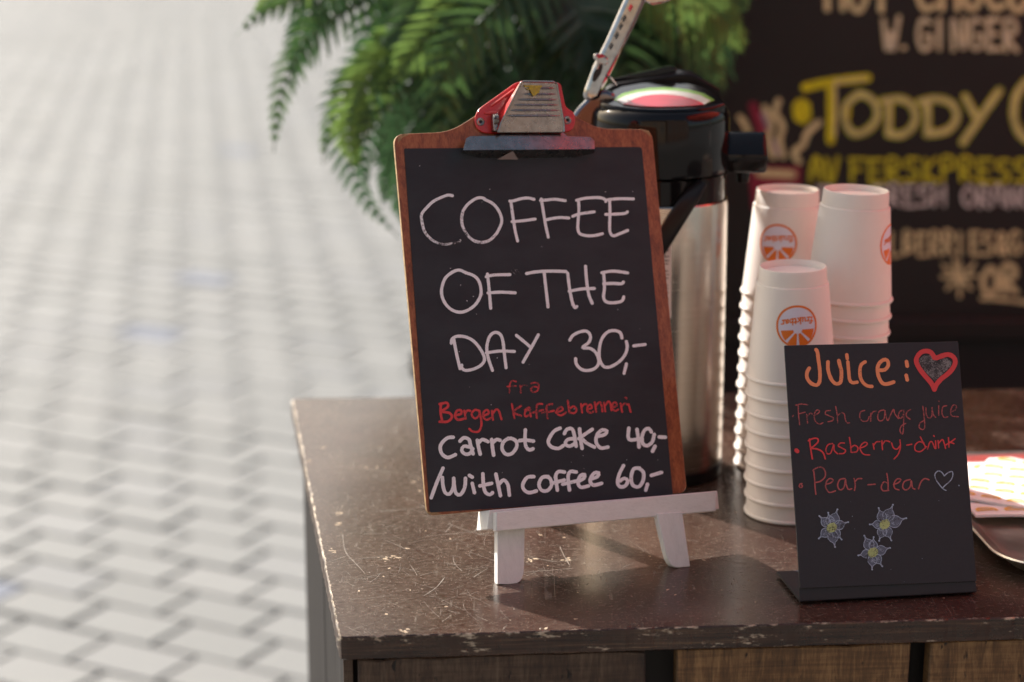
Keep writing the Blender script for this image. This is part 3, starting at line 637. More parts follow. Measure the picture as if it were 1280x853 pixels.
# jaw: sloping upper leaf and turned down lip
up_t = '583,173 588,170.5 620,170 626,164 703,164.5 709,170.5 738,171.5 743,176'
up_b = '579,188 585,188 620,187.5 626,187.5 703,187 709,187 738,186.5 743.5,186.5'
Aup = lift_ring(up_t, 0.0085); Bup = lift_ring(up_b, 0.0130)
nn = len(Aup); j = MB(); th_ = F1.n*-0.0012 + F1.v*-0.0004
j.add([p for p in Aup] + [p for p in Bup] + [p + th_ for p in Aup] + [p + th_ for p in Bup],
      [(i, nn+i, nn+i+1, i+1) for i in range(nn-1)] + [(2*nn+i, 2*nn+i+1, 3*nn+i+1, 3*nn+i) for i in range(nn-1)] + [(i, i+1, 2*nn+i+1, 2*nn+i) for i in range(nn-1)] + [(0, 2*nn, 3*nn, nn), (nn-1, 2*nn-1, 4*nn-1, 3*nn-1), ] + [(nn+i, 3*nn+i, 3*nn+i+1, nn+i+1) for i in range(nn-1)])
j.build('jaw', M['steel'], clip, smooth=True)
lip_t = '578.5,188 743.5,186.5'; lt = lift_ring('578.5,187.8 600,187.7 640,187.5 680,187 720,186.7 743.7,186.4', 0.0130); lb = lift_ring('577,191.5 600,197.4 640,197.5 680,197 720,196.6 742.5,191.5', 0.0022)
n6 = 6; q = MB(); off = F1.n*-0.001
q.add(lt + lb + [p+off for p in lt] + [p+off for p in lb], [(i, n6+i, n6+i+1, i+1) for i in range(5)] + [(2*n6+i, 2*n6+i+1, 3*n6+i+1, 3*n6+i) for i in range(5)] + [(i, i+1, 2*n6+i+1, 2*n6+i) for i in range(5)] + [(n6+i, 3*n6+i, 3*n6+i+1, n6+i+1) for i in range(5)] + [(0, 2*n6, 3*n6, n6), (5, 11, 23, 17)])
q.build('jaw_lip', M['steel'], clip)
MB().loft(lift_ring('621,199.5 641,189 648,199.8', [.0028, .0115, .0028]), lift_ring('621,199.5 641,189 648,199.8', [.0031, .0119, .0031])).build('tape_scrap', M['tape'], clip, label='torn corner of tape')

# ================================================================== EASEL
ez = empty('table_easel', F1.P(0, -0.05), 'small white wooden table easel holding the clipboard', 'easel')
def easel_bar(x0, x1, yt0, yt1, yb0, yb1, d0, d1, name, m, par=ez):
    p = px_poly(F1, f'{x0},{yt0} {x1},{yt1} {x1},{yb1} {x0},{yb0}', d1); return MB().prism(F1, p, d0, d1).build(name, m, par, bevel=0.0008)
easel_bar(620, 895.5, 640.2, 614, 664.5, 639.2, 0.022, 0.030, 'front_lip', M['white_wood'])
a0, b0 = F1.px(604, 643, 0.015); a1, _ = F1.px(893, 620, 0.015)
MB().prism(F1, [(a0, -0.0155), (a0+0.003, -0.0006), (a1, -0.0006), (a1, -0.0155)], -0.006, 0.0218).build('shelf', M['white_wood'], ez, bevel=0.0006)
def leg(txt, contact, rad, name='leg', thick=0.0085):
    w_ = at(*contact); d = (w_ - F1.o).dot(F1.n); p = px_poly(F1, txt, d); p = rounded(p, rad)
    return MB().prism(F1, p, d-thick, d).build(name, M['white_wood_v'], ez, bevel=0.0006), d
_, dl_ = leg('622,660 656,657 655,730.5 622,730.5', (634, 730.5), [0, 0, .013, .0005])
_, dr_ = leg('821,642 853,640 863,708.5 837,711', (857, 709.5), [0, 0, .001, .013])
# uprights behind the board and the prop leg
for sgn in (-1, 1):
    MB().prism(F1, [(sgn*0.055, -0.012), (sgn*0.055+0.02*1, -0.012), (sgn*0.02+0.018, 0.215), (sgn*0.02, 0.215)], -0.0145, -0.0065).build('upright', M['white_wood_v'], ez, bevel=0.0006)
MB().prism(F1, [(-0.035, 0.20), (0.05, 0.20), (0.05, 0.218), (-0.035, 0.218)], -0.022, -0.015).build('crossbar', M['white_wood'], ez, bevel=0.0006)
T0 = F1.P(0.008, 0.205, -0.026); foot = Vector((0.012, 1.752, ZT+0.001))
mb = MB(); dv = (T0-foot).normalized(); sd = Vector((1, 0.1, 0)).normalized(); nn_ = dv.cross(sd).normalized()
mb.loft([foot + sd*a + nn_*b for a, b in ((-.0095, -.004), (.0095, -.004), (.0095, .004), (-.0095, .004))], [T0 + sd*a + nn_*b for a, b in ((-.0095, -.004), (.0095, -.004), (.0095, .004), (-.0095, .004))]).build('prop_leg', M['white_wood_v'], ez, bevel=0.0006)

# ================================================================== JUICE SIGN
F2 = Frame((0.2900, 1.5395, ZT), R(8.99), R(22.74), R(-0.9))
js = empty('juice_sign', F2.o, 'black bent plastic card sign handwritten with juice flavours, flowers and a red heart', 'sign')
HW, HH = 0.0704, 0.2006
def sign_body():
    # cross-section (towards back, up): flat foot, round bend, start of the leaning face
    T = 0.0018; Rb = 0.0012; lean = R(22.74); b = Vector((-math.sin(R(8.99)), math.cos(R(8.99)), 0))
    cz = Rb + T + 0.0003; c = (Rb + T + cz*math.sin(lean))/math.cos(lean); path = [(0.068, cz-Rb), (0.03, cz-Rb)]
    for k in range(10):
        t = k/9*(math.pi/2 + lean); path.append((c-Rb*math.sin(t), cz-Rb*math.cos(t)))
    e = 0.0135 - (path[-1][1]/math.cos(lean)); path.append((path[-1][0] + e*math.sin(lean), path[-1][1] + e*math.cos(lean)))
    return path, b, T
def sign_mesh():
    path, b, T = sign_body(); o = F2.o; n = len(path); vs = []
    lx = [-HW, HW]
    nor = []
    for i in range(n):
        a = path[max(0, i-1)]; c = path[min(n-1, i+1)]; d = math.dist(a, c); nor.append(((c[1]-a[1])/d, -(c[0]-a[0])/d))
    mb = MB()
    rolls = F2.u
    for side in lx:
        for off in (0, T):
            for i, (y, z) in enumerate(path):
                yy, zz = y + nor[i][0]*off, z + nor[i][1]*off
                vs.append(o + Vector((rolls.x, rolls.y, 0)).normalized()*side + b*yy + Vector((0, 0, max(zz, 0.0004))) + Vector((0, 0, rolls.z*side*min(1, z/0.02))) - F2.n*0)
    fs = []
    for i in range(n-1):
        A_, B_, C_, D_ = i, n+i, 2*n+i, 3*n+i
        fs += [(A_, A_+1, C_+1, C_), (B_, D_, D_+1, B_+1), (A_, B_, B_+1, A_+1), (C_, C_+1, D_+1, D_)]
    fs += [(0, 2*n, 3*n, n), (n-1, 2*n-1, 4*n-1, 3*n-1)]
    mb.add(vs, fs); return mb
sign_mesh().build('card', M['sign_plastic'], js, smooth=True)
def on2(x, y, h): a, b = F2.px(x, y, 0.0002); return F2.P(a, b, 0.0002 + h)
fp = rounded([(-HW, 0.0130), (HW, 0.0130), (HW, HH), (-HW, HH)], [0, 0, .0006, .0006])
MB().prism(F2, fp, -0.0018, 0.0002).build('front_face', M['sign_plastic'], js, bevel=0.0002)
rG, rH, rP, rQ, rI = (9.475, 980, 430), (8.12, 1080, 420), (7.108, 980, 500), (6.558, 1090, 490), (8.53, 1010, 620)
l = MB()
strokes(l, '298,290 275,330 268,380 285,430 330,475 385,490 415,460 425,400 422,300 408,200 395,100 378,70', on2, 4.6, rG, 1.1)
strokes(l, '520,215 520,300 545,390 580,450 620,475 665,460 678,400 678,320 660,250 648,200', on2, 4.6, rG, (1.1, .8))
strokes(l, '755,215 765,330 775,420 805,460 865,455; 742,130 748,175; 960,215 915,245 898,310 905,400 940,465 990,500 1040,505', on2, 4.3, rG, 1.0)
strokes(l, '160,350 210,345 245,300 235,250 195,245 150,285 135,345 150,420 185,480 230,490 300,470; 430,262 438,308; 427,402 438,448', on2, 4.6, rH, 1.0)
l.build('text_line', M['ink_orange'], js, label='orange handwritten word Juice:')
l = MB()
strokes(l, '715,225 680,170 630,155 575,170 535,220 530,270 565,340 620,410 680,480 712,545; 735,225 790,205 850,190 905,215 925,265 900,330 845,390 780,440 730,500 712,545', on2, 6.0, rH, 1.15, lift=0.0004)
l.build('heart_outline', M['ink_heart'], js, label='thick red heart')
l = MB()
hp = pts('722,462 600,345 560,290 562,235 610,198 670,195 715,230 745,268 790,228 840,228 888,268 878,315 800,385')
from mathutils import geometry as mg
vs = [on2(x/8.12+1080, y/8.12+420, 0.0002) for x, y in hp]; tri = mg.tessellate_polygon([[Vector((x, y, 0)) for x, y in hp]])
l.add(vs, [tuple(t) for t in tri], 0.42)
l.build('heart_filling', M['ink_grey'], js)
l = MB(); strokes(l, '105,48 150,38 210,45; 125,45 128,130 138,222; 130,125 185,110; 200,130 208,208; 205,148 232,120 250,128; 265,140 300,122 315,100 290,92 268,130 275,185 310,215 345,205; 410,95 375,100 365,125 395,140 435,160 430,185 390,195; 458,60 470,130 475,205; 475,140 510,115 535,130 545,180 560,205 580,205; 715,95 680,110 672,160 700,190 740,185 755,150; 770,120 768,190; 770,142 790,108 820,102; 75,150 82,140', on2, 1.5, rP, 0.62)
strokes(l, '95,150 60,160 45,205 60,238 95,225 105,165; 105,155 115,210 130,235 150,190 175,145 185,180 215,220; 255,150 225,165 215,205 240,215 262,165; 258,150 258,250 250,345 228,320 240,280 275,260; 315,145 285,165 280,200 310,225; 415,120 425,200 430,290 410,310 385,290 395,255 430,235; 440,130 445,190 465,215 488,200 492,130; 490,135 500,185 520,210; 545,115 545,195; 545,75 549,78; 610,115 580,125 572,175 590,210 620,205; 645,165 680,150 690,120 665,110 645,150 650,195 705,205', on2, 1.5, rQ, 0.62)
l.build('text_line', M['ink_pink'], js, label='faint red handwritten words Fresh orange juice')
l = MB(); strokes(l, '225,350 235,430 250,525; 215,365 255,345 295,345 300,375 260,415 235,430 300,440 345,470 365,525', on2, 1.9, rP, 1.1)
strokes(l, '430,390 390,400 370,445 385,480 415,470 440,400 445,450 475,480; 535,385 500,385 480,410 515,430 545,450 530,475 490,480; 580,335 590,400 595,465; 590,430 625,405 655,425 645,460 600,468; 670,430 715,415 740,390 715,378 680,410 680,450 710,485 760,490; 790,390 800,440; 795,405 820,375 850,372', on2, 1.6, rP, .85)
strokes(l, '80,400 85,475; 85,432 110,402 145,410; 160,420 175,460 205,470 230,440; 228,395 232,450 215,510 180,550; 285,438 325,430; 425,420 385,410 352,440 355,480 395,490 430,465 445,450; 395,370 420,420 440,455; 455,470 470,420 490,410 515,465; 505,360 509,366; 520,402 522,465; 540,400 545,460; 545,422 575,392 590,420 602,465; 625,375 630,455; 680,385 640,415 605,435; 630,410 670,425', on2, 1.6, rQ, .8)
strokes(l, '108,448 118,458', on2, 5.0, rP, 1.2)
l.build('text_line', M['ink_red'], js, label='red handwritten words Rasberry-drink')
l = MB(); strokes(l, '262,620 270,700 275,780 282,840; 255,630 290,605 335,600 365,640 360,690 320,725 275,735; 370,750 410,740 435,715 405,700 375,730 370,780 400,822 455,810; 540,700 495,710 475,760 495,800 530,780 545,710 550,750 570,795 600,790; 620,700 632,755 625,805; 628,730 655,702 690,700; 745,755 808,750; 158,745 140,750 135,772 150,782 163,768 155,758', on2, 1.7, rP, .72)
strokes(l, '120,670 130,740 130,800; 130,750 95,740 75,780 90,812 135,808; 175,760 215,745 235,720 205,715 180,750 185,790 220,805; 310,720 265,735 250,780 275,805 310,780 320,730 330,785 350,798; 380,795 400,740 430,712 465,722', on2, 1.7, rQ, .75)
l.build('text_line', M['ink_pink'], js, label='faint red handwritten words Pear-dear')
l = MB(); strokes(l, '590,690 570,660 540,650 515,675 520,715 550,760 580,795 605,808; 590,690 620,665 655,655 660,690 640,730 600,765 580,785; 710,767 712,770', on2, 1.3, rQ, .7)
l.build('small_heart', M['ink_blue'], js, label='small thin white heart'); l = MB()
for _ in range(16):
    x, y = random.uniform(1015, 1185), random.uniform(600, 735); ribbon(l, [(x, y), (x+.3, y+.2)], .7, on2, ink=.25)
l.build('chalk_specks', M['ink_blue'], js, kind='stuff')
for (cx, cy), tips in (((250, 340), '118,215 212,180 310,145 425,280 355,465 285,545 112,455'), ((815, 305), '750,130 903,95 1045,238 885,475 755,480 655,305'), ((690, 605), '598,425 697,440 872,555 788,750 680,785 532,635')):
    fill, out, cen = MB(), MB(), MB()
    for (tx, ty) in pts(tips):
        dx, dy = tx-cx, ty-cy; L = math.hypot(dx, dy); ux, uy = dx/L, dy/L; hw = L*0.27
        pr = [(0.15, 0.25), (0.32, 0.85), (0.5, 1.0), (0.66, 0.7), (0.80, 0.16), (1.0, 0.02)]
        Lp = [(cx+ux*L*a - uy*hw*b, cy+uy*L*a + ux*hw*b) for a, b in pr]; Rp = [(cx+ux*L*a + uy*hw*b, cy+uy*L*a - ux*hw*b) for a, b in pr]
        poly = Lp + Rp[::-1]; NSTROKE[0] += 1; hh = 0.0001 + (NSTROKE[0] % 40)*3e-6
        fill.add([on2(x/8.53+1010, y/8.53+620, hh) for x, y in poly], [(i, i+1, len(poly)-2-i, len(poly)-1-i) for i in range(5)], .75)
        for side in (Lp, Rp): ribbon(out, [(x/8.53+1010, y/8.53+620) for x, y in side], 0.85, on2, lift=.0003, ink=.75)
        for k in range(3):
            a = random.uniform(.3, .6); b = random.uniform(-.5, .5); x = cx+ux*L*a-uy*hw*b; y = cy+uy*L*a+ux*hw*b; r = 14
            ribbon(out, [((x+r*math.cos(t))/8.53+1010, (y+r*.8*math.sin(t))/8.53+620) for t in (0, 1.3, 2.6, 3.9, 5.0)], .6, on2, lift=.0003, ink=.45)
        ribbon(out, [(tx/8.53+1010, ty/8.53+620), (tx/8.53+1010.3, ty/8.53+620.2)], 2.0, on2, lift=.0004, ink=1.0)
    fo_ = fill.build('drawn_flower', M['ink_slate'], js); out.build('petal_outline', M['ink_blue'], fo_)
    for k in range(7):
        y = -42+14*k; w_ = math.sqrt(max(100, 50**2-y*y)); ribbon(cen, [((cx-w_)/8.53+1010, (cy+y+6)/8.53+620), ((cx+w_)/8.53+1010, (cy+y-6)/8.53+620)], 1.5, on2, lift=.0006, ink=.72)
    cen.build('flower_centre', M['ink_lime'], fo_)

# ================================================================== AIRPOT
AX, AY = 0.1305, 1.878
ap = empty('airpot', (AX, AY, ZT), 'tall steel pump coffee flask with a glossy black lid and raised chrome lever', 'coffee flask')
c0 = (AX, AY, ZT)
MB().lathe([(0.0595, 0.0004), (0.0615, 0.002), (0.0625, 0.012), (0.0612, 0.0135)], c0, 96).build('base_ring', M['black_satin'], ap, smooth=True)
MB().lathe([(0.0612, 0.0137), (0.0622, 0.016), (0.0622, 0.250), (0.0615, 0.2545), (0.0600, 0.2558)], c0, 128).build('steel_body', M['steel_body'], ap, smooth=True)
MB().lathe([(0.0598, 0.256), (0.0603, 0.2575), (0.0606, 0.277), (0.0612, 0.2785)], c0, 96).build('collar', M['black_gloss'], ap, smooth=True)
MB().lathe([(0.0595, 0.279), (0.0620, 0.2805), (0.0626, 0.284), (0.0622, 0.325), (0.0612, 0.3315), (0.0590, 0.3355), (0.0565, 0.3372), (0.0540, 0.3365), (0.0520, 0.3350), (0.0001, 0.3350)], c0, 128).build('lid', M['black_gloss'], ap, smooth=True)
for q_, (top_, m, nm) in enumerate((('767,124 778,117 795,112.5 812,110 828,109.3 846,110.2 862,112.5 880,117 893,125', 'label_green', 'label_ring'), ('771,125 782,119.5 797,115.8 812,113.6 828,113 845,113.8 860,115.8 876,119.8 888,126', 'label_white', 'label_ring'), ('783,128 794,123 804,120 816,118.3 828,117.8 842,118.6 854,120.4 866,123.6 877,128', 'label_red', 'label_disc'))):
    low = '880,130.5 855,132.6 828,133.4 800,132.6 779,130'; tp = [atY(x, y, 1.8385 + (133.4-y)/24.0*0.060 - 0.0012*q_) for x, y in pts(top_ + ' ' + low)]
    MB().loft([p - Vector((0, 0, .0005)) for p in tp], tp).build(nm, M[m], ap)
dm = [atY(x, y, 1.8385 + 0.0015 + (133.4-y)/24.0*0.060) for x, y in pts('750,128 758,116 775,108 800,103.5 828,102 856,103 882,109 900,118 907,129 890,134 860,136.5 828,137.5 796,136.5 765,133')]
MB().loft([p - Vector((0, 0, .010)) for p in dm], dm).build('lid_dome', M['black_gloss'], ap, bevel=0.002)
class YF:  # vertical plane facing the viewer at a depth Y
    def __init__(s, Y): s.Y = Y
    def P(s, a, b, c=0.0): return Vector((a, s.Y - c, b))
def ypoly(Y, txt, reg=(1, 0, 0)):
    s, ox, oy = reg; return [(atY(x/s+ox, y/s+oy, Y).x, atY(x/s+ox, y/s+oy, Y).z) for x, y in pts(txt)]
def yprism(Y, txt, thick, name, m, par, bevel=0.001, reg=(1, 0, 0), rad=0, **k):
    p = ypoly(Y, txt, reg)
    if rad: p = rounded(p, rad)
    return MB().prism(YF(Y), p, -thick, 0).build(name, m, par, bevel=bevel, **k)
r3 = (2.583, 700, 0)
# raised hinge flap behind the label: sloping back faces
fl = MB(); a_ = [atY(x, y, 1.925) for x, y in ((754, 113), (772, 105), (850, 93), (868, 94), (901, 112), (901, 120), (754, 120))]
b_ = [atY(x, y, 1.936) for x, y in ((758, 108), (768, 101), (845, 86.5), (862, 87.5), (890, 106), (896, 118), (758, 118))]
fl.loft(b_, a_).build('lid_flap', M['black_satin'], ap, bevel=0.0012)
yprism(1.932, '763,108 765,99 838,82.5 845,84.5 847,92 840,100', 0.006, 'rear_fin', M['black_gloss'], ap, 0.001)
yprism(1.865, '715,146 722,136 738,120 756,112 770,118 768,150 735,172 717,160', 0.016, 'lever_bracket', M['dark_chrome'], ap, 0.003, rad=.004)
lvh = yprism(1.862, '72,318 82,285 108,215 150,130 212,-10 262,-120 330,-110 283,-8 250,65 160,250 128,322 100,330', 0.009, 'pump_lever', M['chrome'], ap, 0.0038, reg=r3)
yprism(1.8530, '103,262 108,235 128,205 140,212 132,240 113,266', 0.0006, 'slot', M['dark_hole'], lvh, 0.0002, reg=r3, rad=.002)
for x, y in ((229, 28), (208, 62), (197, 88), (184, 118), (166, 152)):
    yprism(1.8532, f'{x-7},{y+8} {x+3},{y-9} {x+8},{y-6} {x-2},{y+10}', 0.0006, 'embossed_mark', M['dark_hole'] if y != 28 else M['label_red'], lvh, 0, reg=r3)
tg = yprism(1.852, '108,180 118,172 155,190 158,203 148,212 130,208 124,228 114,222 120,198 108,190', 0.005, 'catch', M['chrome'], lvh, 0.001, reg=r3)
yprism(1.8465, '116,178 136,174 146,184 124,190', 0.0006, 'catch_tip', M['label_red'], lvh, 0, reg=r3)
yprism(1.858, '268,-20 330,-25 372,-8 345,10 300,18 272,8', 0.010, 'lever_end', M['chrome'], lvh, 0.002, reg=r3)
MB().tube([atY(762, 96, 1.857), atY(770, 106, 1.87)], 0.0012, 8).build('link_pin', M['chrome'], ap, smooth=True)
# spout on the right
def zs(x, y, Y): return atY(x, y, Y).z
sec = [(1.905, zs(930, 166, 1.905)), (1.882, zs(930, 164.5, 1.882)), (1.862, zs(930, 194, 1.862)), (1.861, zs(930, 199, 1.861)), (1.868, zs(930, 217, 1.868)), (1.905, zs(930, 213, 1.905))]
xa, xb = atY(898, 190, 1.87).x, atY(959.5, 190, 1.87).x; spo = MB(); n_ = len(sec)
spo.loft([Vector((xa, y, z)) for y, z in sec], [Vector((xb, y, z)) for y, z in sec]).build('spout', M['black_gloss'], ap, bevel=0.0035, seg=3)
nz = atY(929, 222, 1.88); MB().lathe([(0.0058, 0.010), (0.0060, 0.003), (0.0052, -0.001), (0.0035, -0.001), (0.0030, 0.006)][::-1], (nz.x, nz.y, nz.z-0.003), 24).build('nozzle', M['black_gloss'], ap, smooth=True)
# carrying handle swung down across the front
path = [oncyl(x, y, AX, AY, 0.0655) for x, y in ((877, 231), (868, 241), (857, 256), (845, 275), (832, 296), (818, 318), (800, 338), (775, 352), (745, 356))]
path[0] += Vector((0.001, 0, 0.002))
hb = MB(); hb.tube(path, [0.72, 1, 1, 1, 1, 1, 1, 1, .9], 14, flat=(Vector((0.75, 0, 0.6)), 0.0078, 0.0032)); hb.build('carry_handle', M['black_satin'], ap, smooth=True)
# printed label on the steel
def oncp(x, y, h): return oncyl(x, y, AX, AY, 0.0624 + h)
s_ = MB(); xs = [800 + i*2 for i in range(20)]; xs = [x for x in xs if x <= 838.5] + [839]; vs = []
for x in xs: vs += [oncp(x, 296 + 0.0*x, 0.0), oncp(x, 398, 0.0)]
s_.add(vs, [(2*i, 2*i+1, 2*i+3, 2*i+2) for i in range(len(xs)-1)]).build('printed_label', M['sticker'], ap, smooth=True)
s_ = MB()
for y in (304, 309, 313.5, 321, 326, 330, 339, 343.5, 348, 357, 361, 366, 374, 379, 388):
    for x0, x1 in ((806, 818), (821, 829), (831, 836)): ribbon(s_, [(x0, y), (x1 - random.uniform(0, 2), y)], 1.3, oncp, lift=0.0002, jit=0.4, step=1.5)
s_.build('small_print', M['print_black'], ap)

# ================================================================== PAPER CUPS
RB, RC, RR, CH = 0.0282, 0.0290, 0.0388, 0.096
def cup_profile():   # upside down: z = 0 at the drinking rim on the table, CH at the base
    return [(RR-0.0014, 0.0026), (0.0372, 0.0040), (RC+0.0014, CH-0.0150), (RC+0.0011, CH-0.0140), (RC-0.0002, CH-0.0134), (RB-0.0001, CH-0.0010), (RB-0.0004, CH-0.0002), (RB-0.0011, CH), (RB-0.0016, CH-0.0006), (RB-0.0020, CH-0.0055), (0.0001, CH-0.0052)]
LOGO_ROT = 0.0
def logo_place(zc, yawc):
    def pl(x, y, h):       # x, y in metres from the logo centre, wrapped round the cone
        z = zc + y; t = (z-0.0042)/(CH-0.0150-0.0042); r = 0.0372 + (RC+0.0014-0.0372)*t + h*1.0; a = yawc + x/r
        return Vector((r*math.sin(a), -r*math.cos(a), z))
    return pl
def disc(mb, pl, r0, r1, h, n=56, a0=0, a1=2*math.pi, cx=0, cy=0):
    vs = []; k = 12 if r0 == 0 else (8 if r1 > 2.5*r0 else 2)
    for i in range(n+1):
        a = a0 + (a1-a0)*i/n
        for q in range(k+1): r = r0 + (r1-r0)*q/k; vs.append(pl(cx + r*math.cos(a), cy + r*math.sin(a), h))
    mb.add(vs, [(i*(k+1)+q, (i+1)*(k+1)+q, (i+1)*(k+1)+q+1, i*(k+1)+q+1) for i in range(n) for q in range(k)])
GLY = {'f': ('0.55,0.95 0.35,1.0 0.22,0.85 0.22,0.0; 0.0,0.62 0.5,0.62; 0.05,0.0 0.45,0.0', 0.55), 'r': ('0.15,0.6 0.15,0.0; 0.15,0.42 0.32,0.6 0.52,0.55; 0.0,0.0 0.35,0.0', 0.6),
       'u': ('0.1,0.6 0.1,0.15 0.25,0.0 0.45,0.12 0.5,0.25; 0.5,0.62 0.5,0.0 0.6,0.0', 0.72), 'k': ('0.12,1.0 0.12,0.0; 0.5,0.6 0.15,0.3; 0.25,0.38 0.55,0.0; 0.0,0.0 0.25,0.0', 0.66),
       't': ('0.2,0.85 0.2,0.12 0.35,0.0 0.48,0.08; 0.0,0.6 0.45,0.6', 0.54), 'b': ('0.12,1.0 0.12,0.0; 0.12,0.45 0.32,0.6 0.52,0.45 0.52,0.15 0.32,0.0 0.12,0.12', 0.68),
       'a': ('0.1,0.5 0.28,0.62 0.45,0.5 0.45,0.08 0.58,0.0; 0.45,0.36 0.2,0.34 0.06,0.16 0.2,0.0 0.45,0.14', 0.68)}
def make_cup(logo_yaw, name='paper_cup'):
    r = empty(name, (0, 0, 0), 'white paper cup', 'paper cup')
    MB().lathe(cup_profile(), n=72).build('cup_wall', M['paper_cup'], r, smooth=True)
    ring = []
    for k in range(11):
        t = math.pi*(1.15 - 1.0*k/10*1.55); ring.append((RR-0.0016 + 0.0017*math.cos(t)+0.0, 0.0021 + 0.0019*math.sin(t)))
    rim = MB(); n = 72; m = 12; vs = []; fs = []
    for k in range(n):
        a = 2*math.pi*k/n
        for q in range(m):
            t = 2*math.pi*q/m; rr = RR - 0.0012 + 0.0012*math.cos(t); vs.append((rr*math.cos(a), rr*math.sin(a), 0.0018 + 0.0017*math.sin(t)))
    for k in range(n):
        for q in range(m): fs.append((k*m+q, ((k+1) % n)*m+q, ((k+1) % n)*m+(q+1) % m, k*m+(q+1) % m))
    rim.add(vs, fs).build('rolled_rim', M['paper_cup'], r, smooth=True)
    if logo_yaw is not None:
        zc = 0.0515; pl = logo_place(zc, logo_yaw); rr = 0.0177
        mb = MB(); disc(mb, pl, 0.0, rr*0.93, 0.00008); lg = mb.build('logo', M['cup_lilac'], r, label='round orange slice logo printed upside down')
        mb = MB(); disc(mb, pl, rr*0.90, rr*1.0, 0.00020)
        for a0, a1, in ((183, 226), (230, 269), (273, 313), (318, 362)):
            mid = R((a0+a1)/2); disc(mb, pl, rr*0.16, rr*0.74, 0.00020, 12, R(a0+1.5), R(a1-1.5), cx=math.cos(mid)*rr*0.055+0.0005, cy=math.sin(mid)*rr*0.055-rr*0.13)
        # the name, upside down with the cup, gently arched
        txt = 'fruktbar'; tot = sum(GLY[c][1] for c in txt); S = 2*rr*0.77/tot; x = -rr*0.77
        for c in txt:
            g, w_ = GLY[c]
            for st in g.split(';'):
                p = [(x + a*S, b*S*0.95) for a, b in pts(st.strip())]
                p = [(-a*math.cos(.09)-b*-math.sin(.09)*0, -(b) + rr*0.40 - 0.12*a*a/rr - a*0.10) for a, b in p]
                ribbon(mb, p, rr*0.058, pl, lift=0.00020, jit=0.1, step=rr*0.06)
            x += w_*S
        mb.build('logo_print', M['cup_orange'], lg)
    return r
cup_plain = make_cup(None); cup_logo = make_cup(0.0)
def copy_tree(o, parent=None):
    c = o.copy(); COL.objects.link(c); c.parent = parent
    for ch_ in o.children: copy_tree(ch_, c)
    return c
used = set()
def place_cup(src, loc, rot, label):
    if src.name in used: o = copy_tree(src)
    else: o = src; used.add(src.name)
    o.rotation_mode = 'ZXY'; o.location = loc; o.rotation_euler = rot; o['label'] = label; o['group'] = 'paper cups stacked upside down'
ORD = ['bottom', 'second', 'third', 'fourth', 'fifth', 'sixth', 'seventh', 'eighth', 'ninth', 'tenth', 'eleventh', 'twelfth', 'thirteenth']
for nm, (bx, by), (tx, ty), n, H_, face in (('short front stack', at(985.5, 640)[:2], (0.2350, 1.745), 9, 0.2187, R(-0.0)),
                                ('tall stack beside the flask', (0.2450, 1.895), (0.2480, 1.897), 12, 0.2583, R(-20)), ('tall rightmost stack', (0.286, 1.812), (0.2962, 1.812), 13, 0.2726, R(67))):
    p = (H_-CH)/(n-1)
    for k in range(n):
        t = k/(n-1); x = bx + (tx-bx)*t*(H_-CH)/H_; y = by + (ty-by)*t*(H_-CH)/H_; s = math.atan2(tx-bx, H_)*min(1, k/3)
        x += random.uniform(-.0003, .0003); top = k == n-1
        yaw = (face if top else random.uniform(0, 6)); lab = ('white cup with orange slice logo topping the ' + nm) if top else f'white paper cup, {ORD[k]} from the bottom of the {nm}'
        place_cup(cup_logo if top else cup_plain, (x, y, ZT + 0.0002 + p*k), (math.radians(random.uniform(-.1, .1)) if k else 0, s + (math.radians(random.uniform(-.1, .1)) if k else 0), yaw), lab)

# ================================================================== TRAY AND NAPKINS
tx0, ty0, tx1, ty1 = 0.378, 1.590, 0.72, 1.885
tr = empty('steel_tray', ((tx0+tx1)/2, (ty0+ty1)/2, ZT), 'shallow steel serving tray with rounded corners behind the juice sign', 'tray')
def rrect(x0, y0, x1, y1, r, n=10):
    out = []
    for cx, cy, a in ((x1-r, y1-r, 0), (x0+r, y1-r, 90), (x0+r, y0+r, 180), (x1-r, y0+r, 270)):
        for k in range(n+1): t = R(a + 90*k/n); out.append((cx + r*math.cos(t), cy + r*math.sin(t)))
    return out
rows = [(0.030, 0.0006), (0.022, 0.0008), (0.014, 0.0035), (0.006, 0.010), (0.002, 0.0155), (-0.004, 0.0165), (-0.0055, 0.0155), (-0.0052, 0.0145), (0.001, 0.0140), (0.005, 0.0085), (0.013, 0.0022), (0.022, 0.0002)]
tb = MB(); rings = []
rot_t = Matrix.Rotation(R(5), 3, 'Z'); cen = Vector(((tx0+tx1)/2, (ty0+ty1)/2, 0))
for ins, z in rows: rings.append([rot_t @ (Vector((x, y, 0))-cen) + cen + Vector((0, 0, ZT+z)) for x, y in rrect(tx0+ins, ty0+ins, tx1-ins, ty1-ins, max(0.012, 0.042-ins))])
nr = len(rings[0]); vs = [p for r_ in rings for p in r_]; fs = [tuple(range(nr))]
for a in range(len(rings)-1):
    for k in range(nr): fs.append(((a+1)*nr+k, (a+1)*nr+(k+1) % nr, a*nr+(k+1) % nr, a*nr+k))
fs.append(tuple(range((len(rings)-1)*nr, len(rings)*nr))[::-1])
tb.add(vs, fs).build('tray_body', M['tray'], tr, smooth=True)
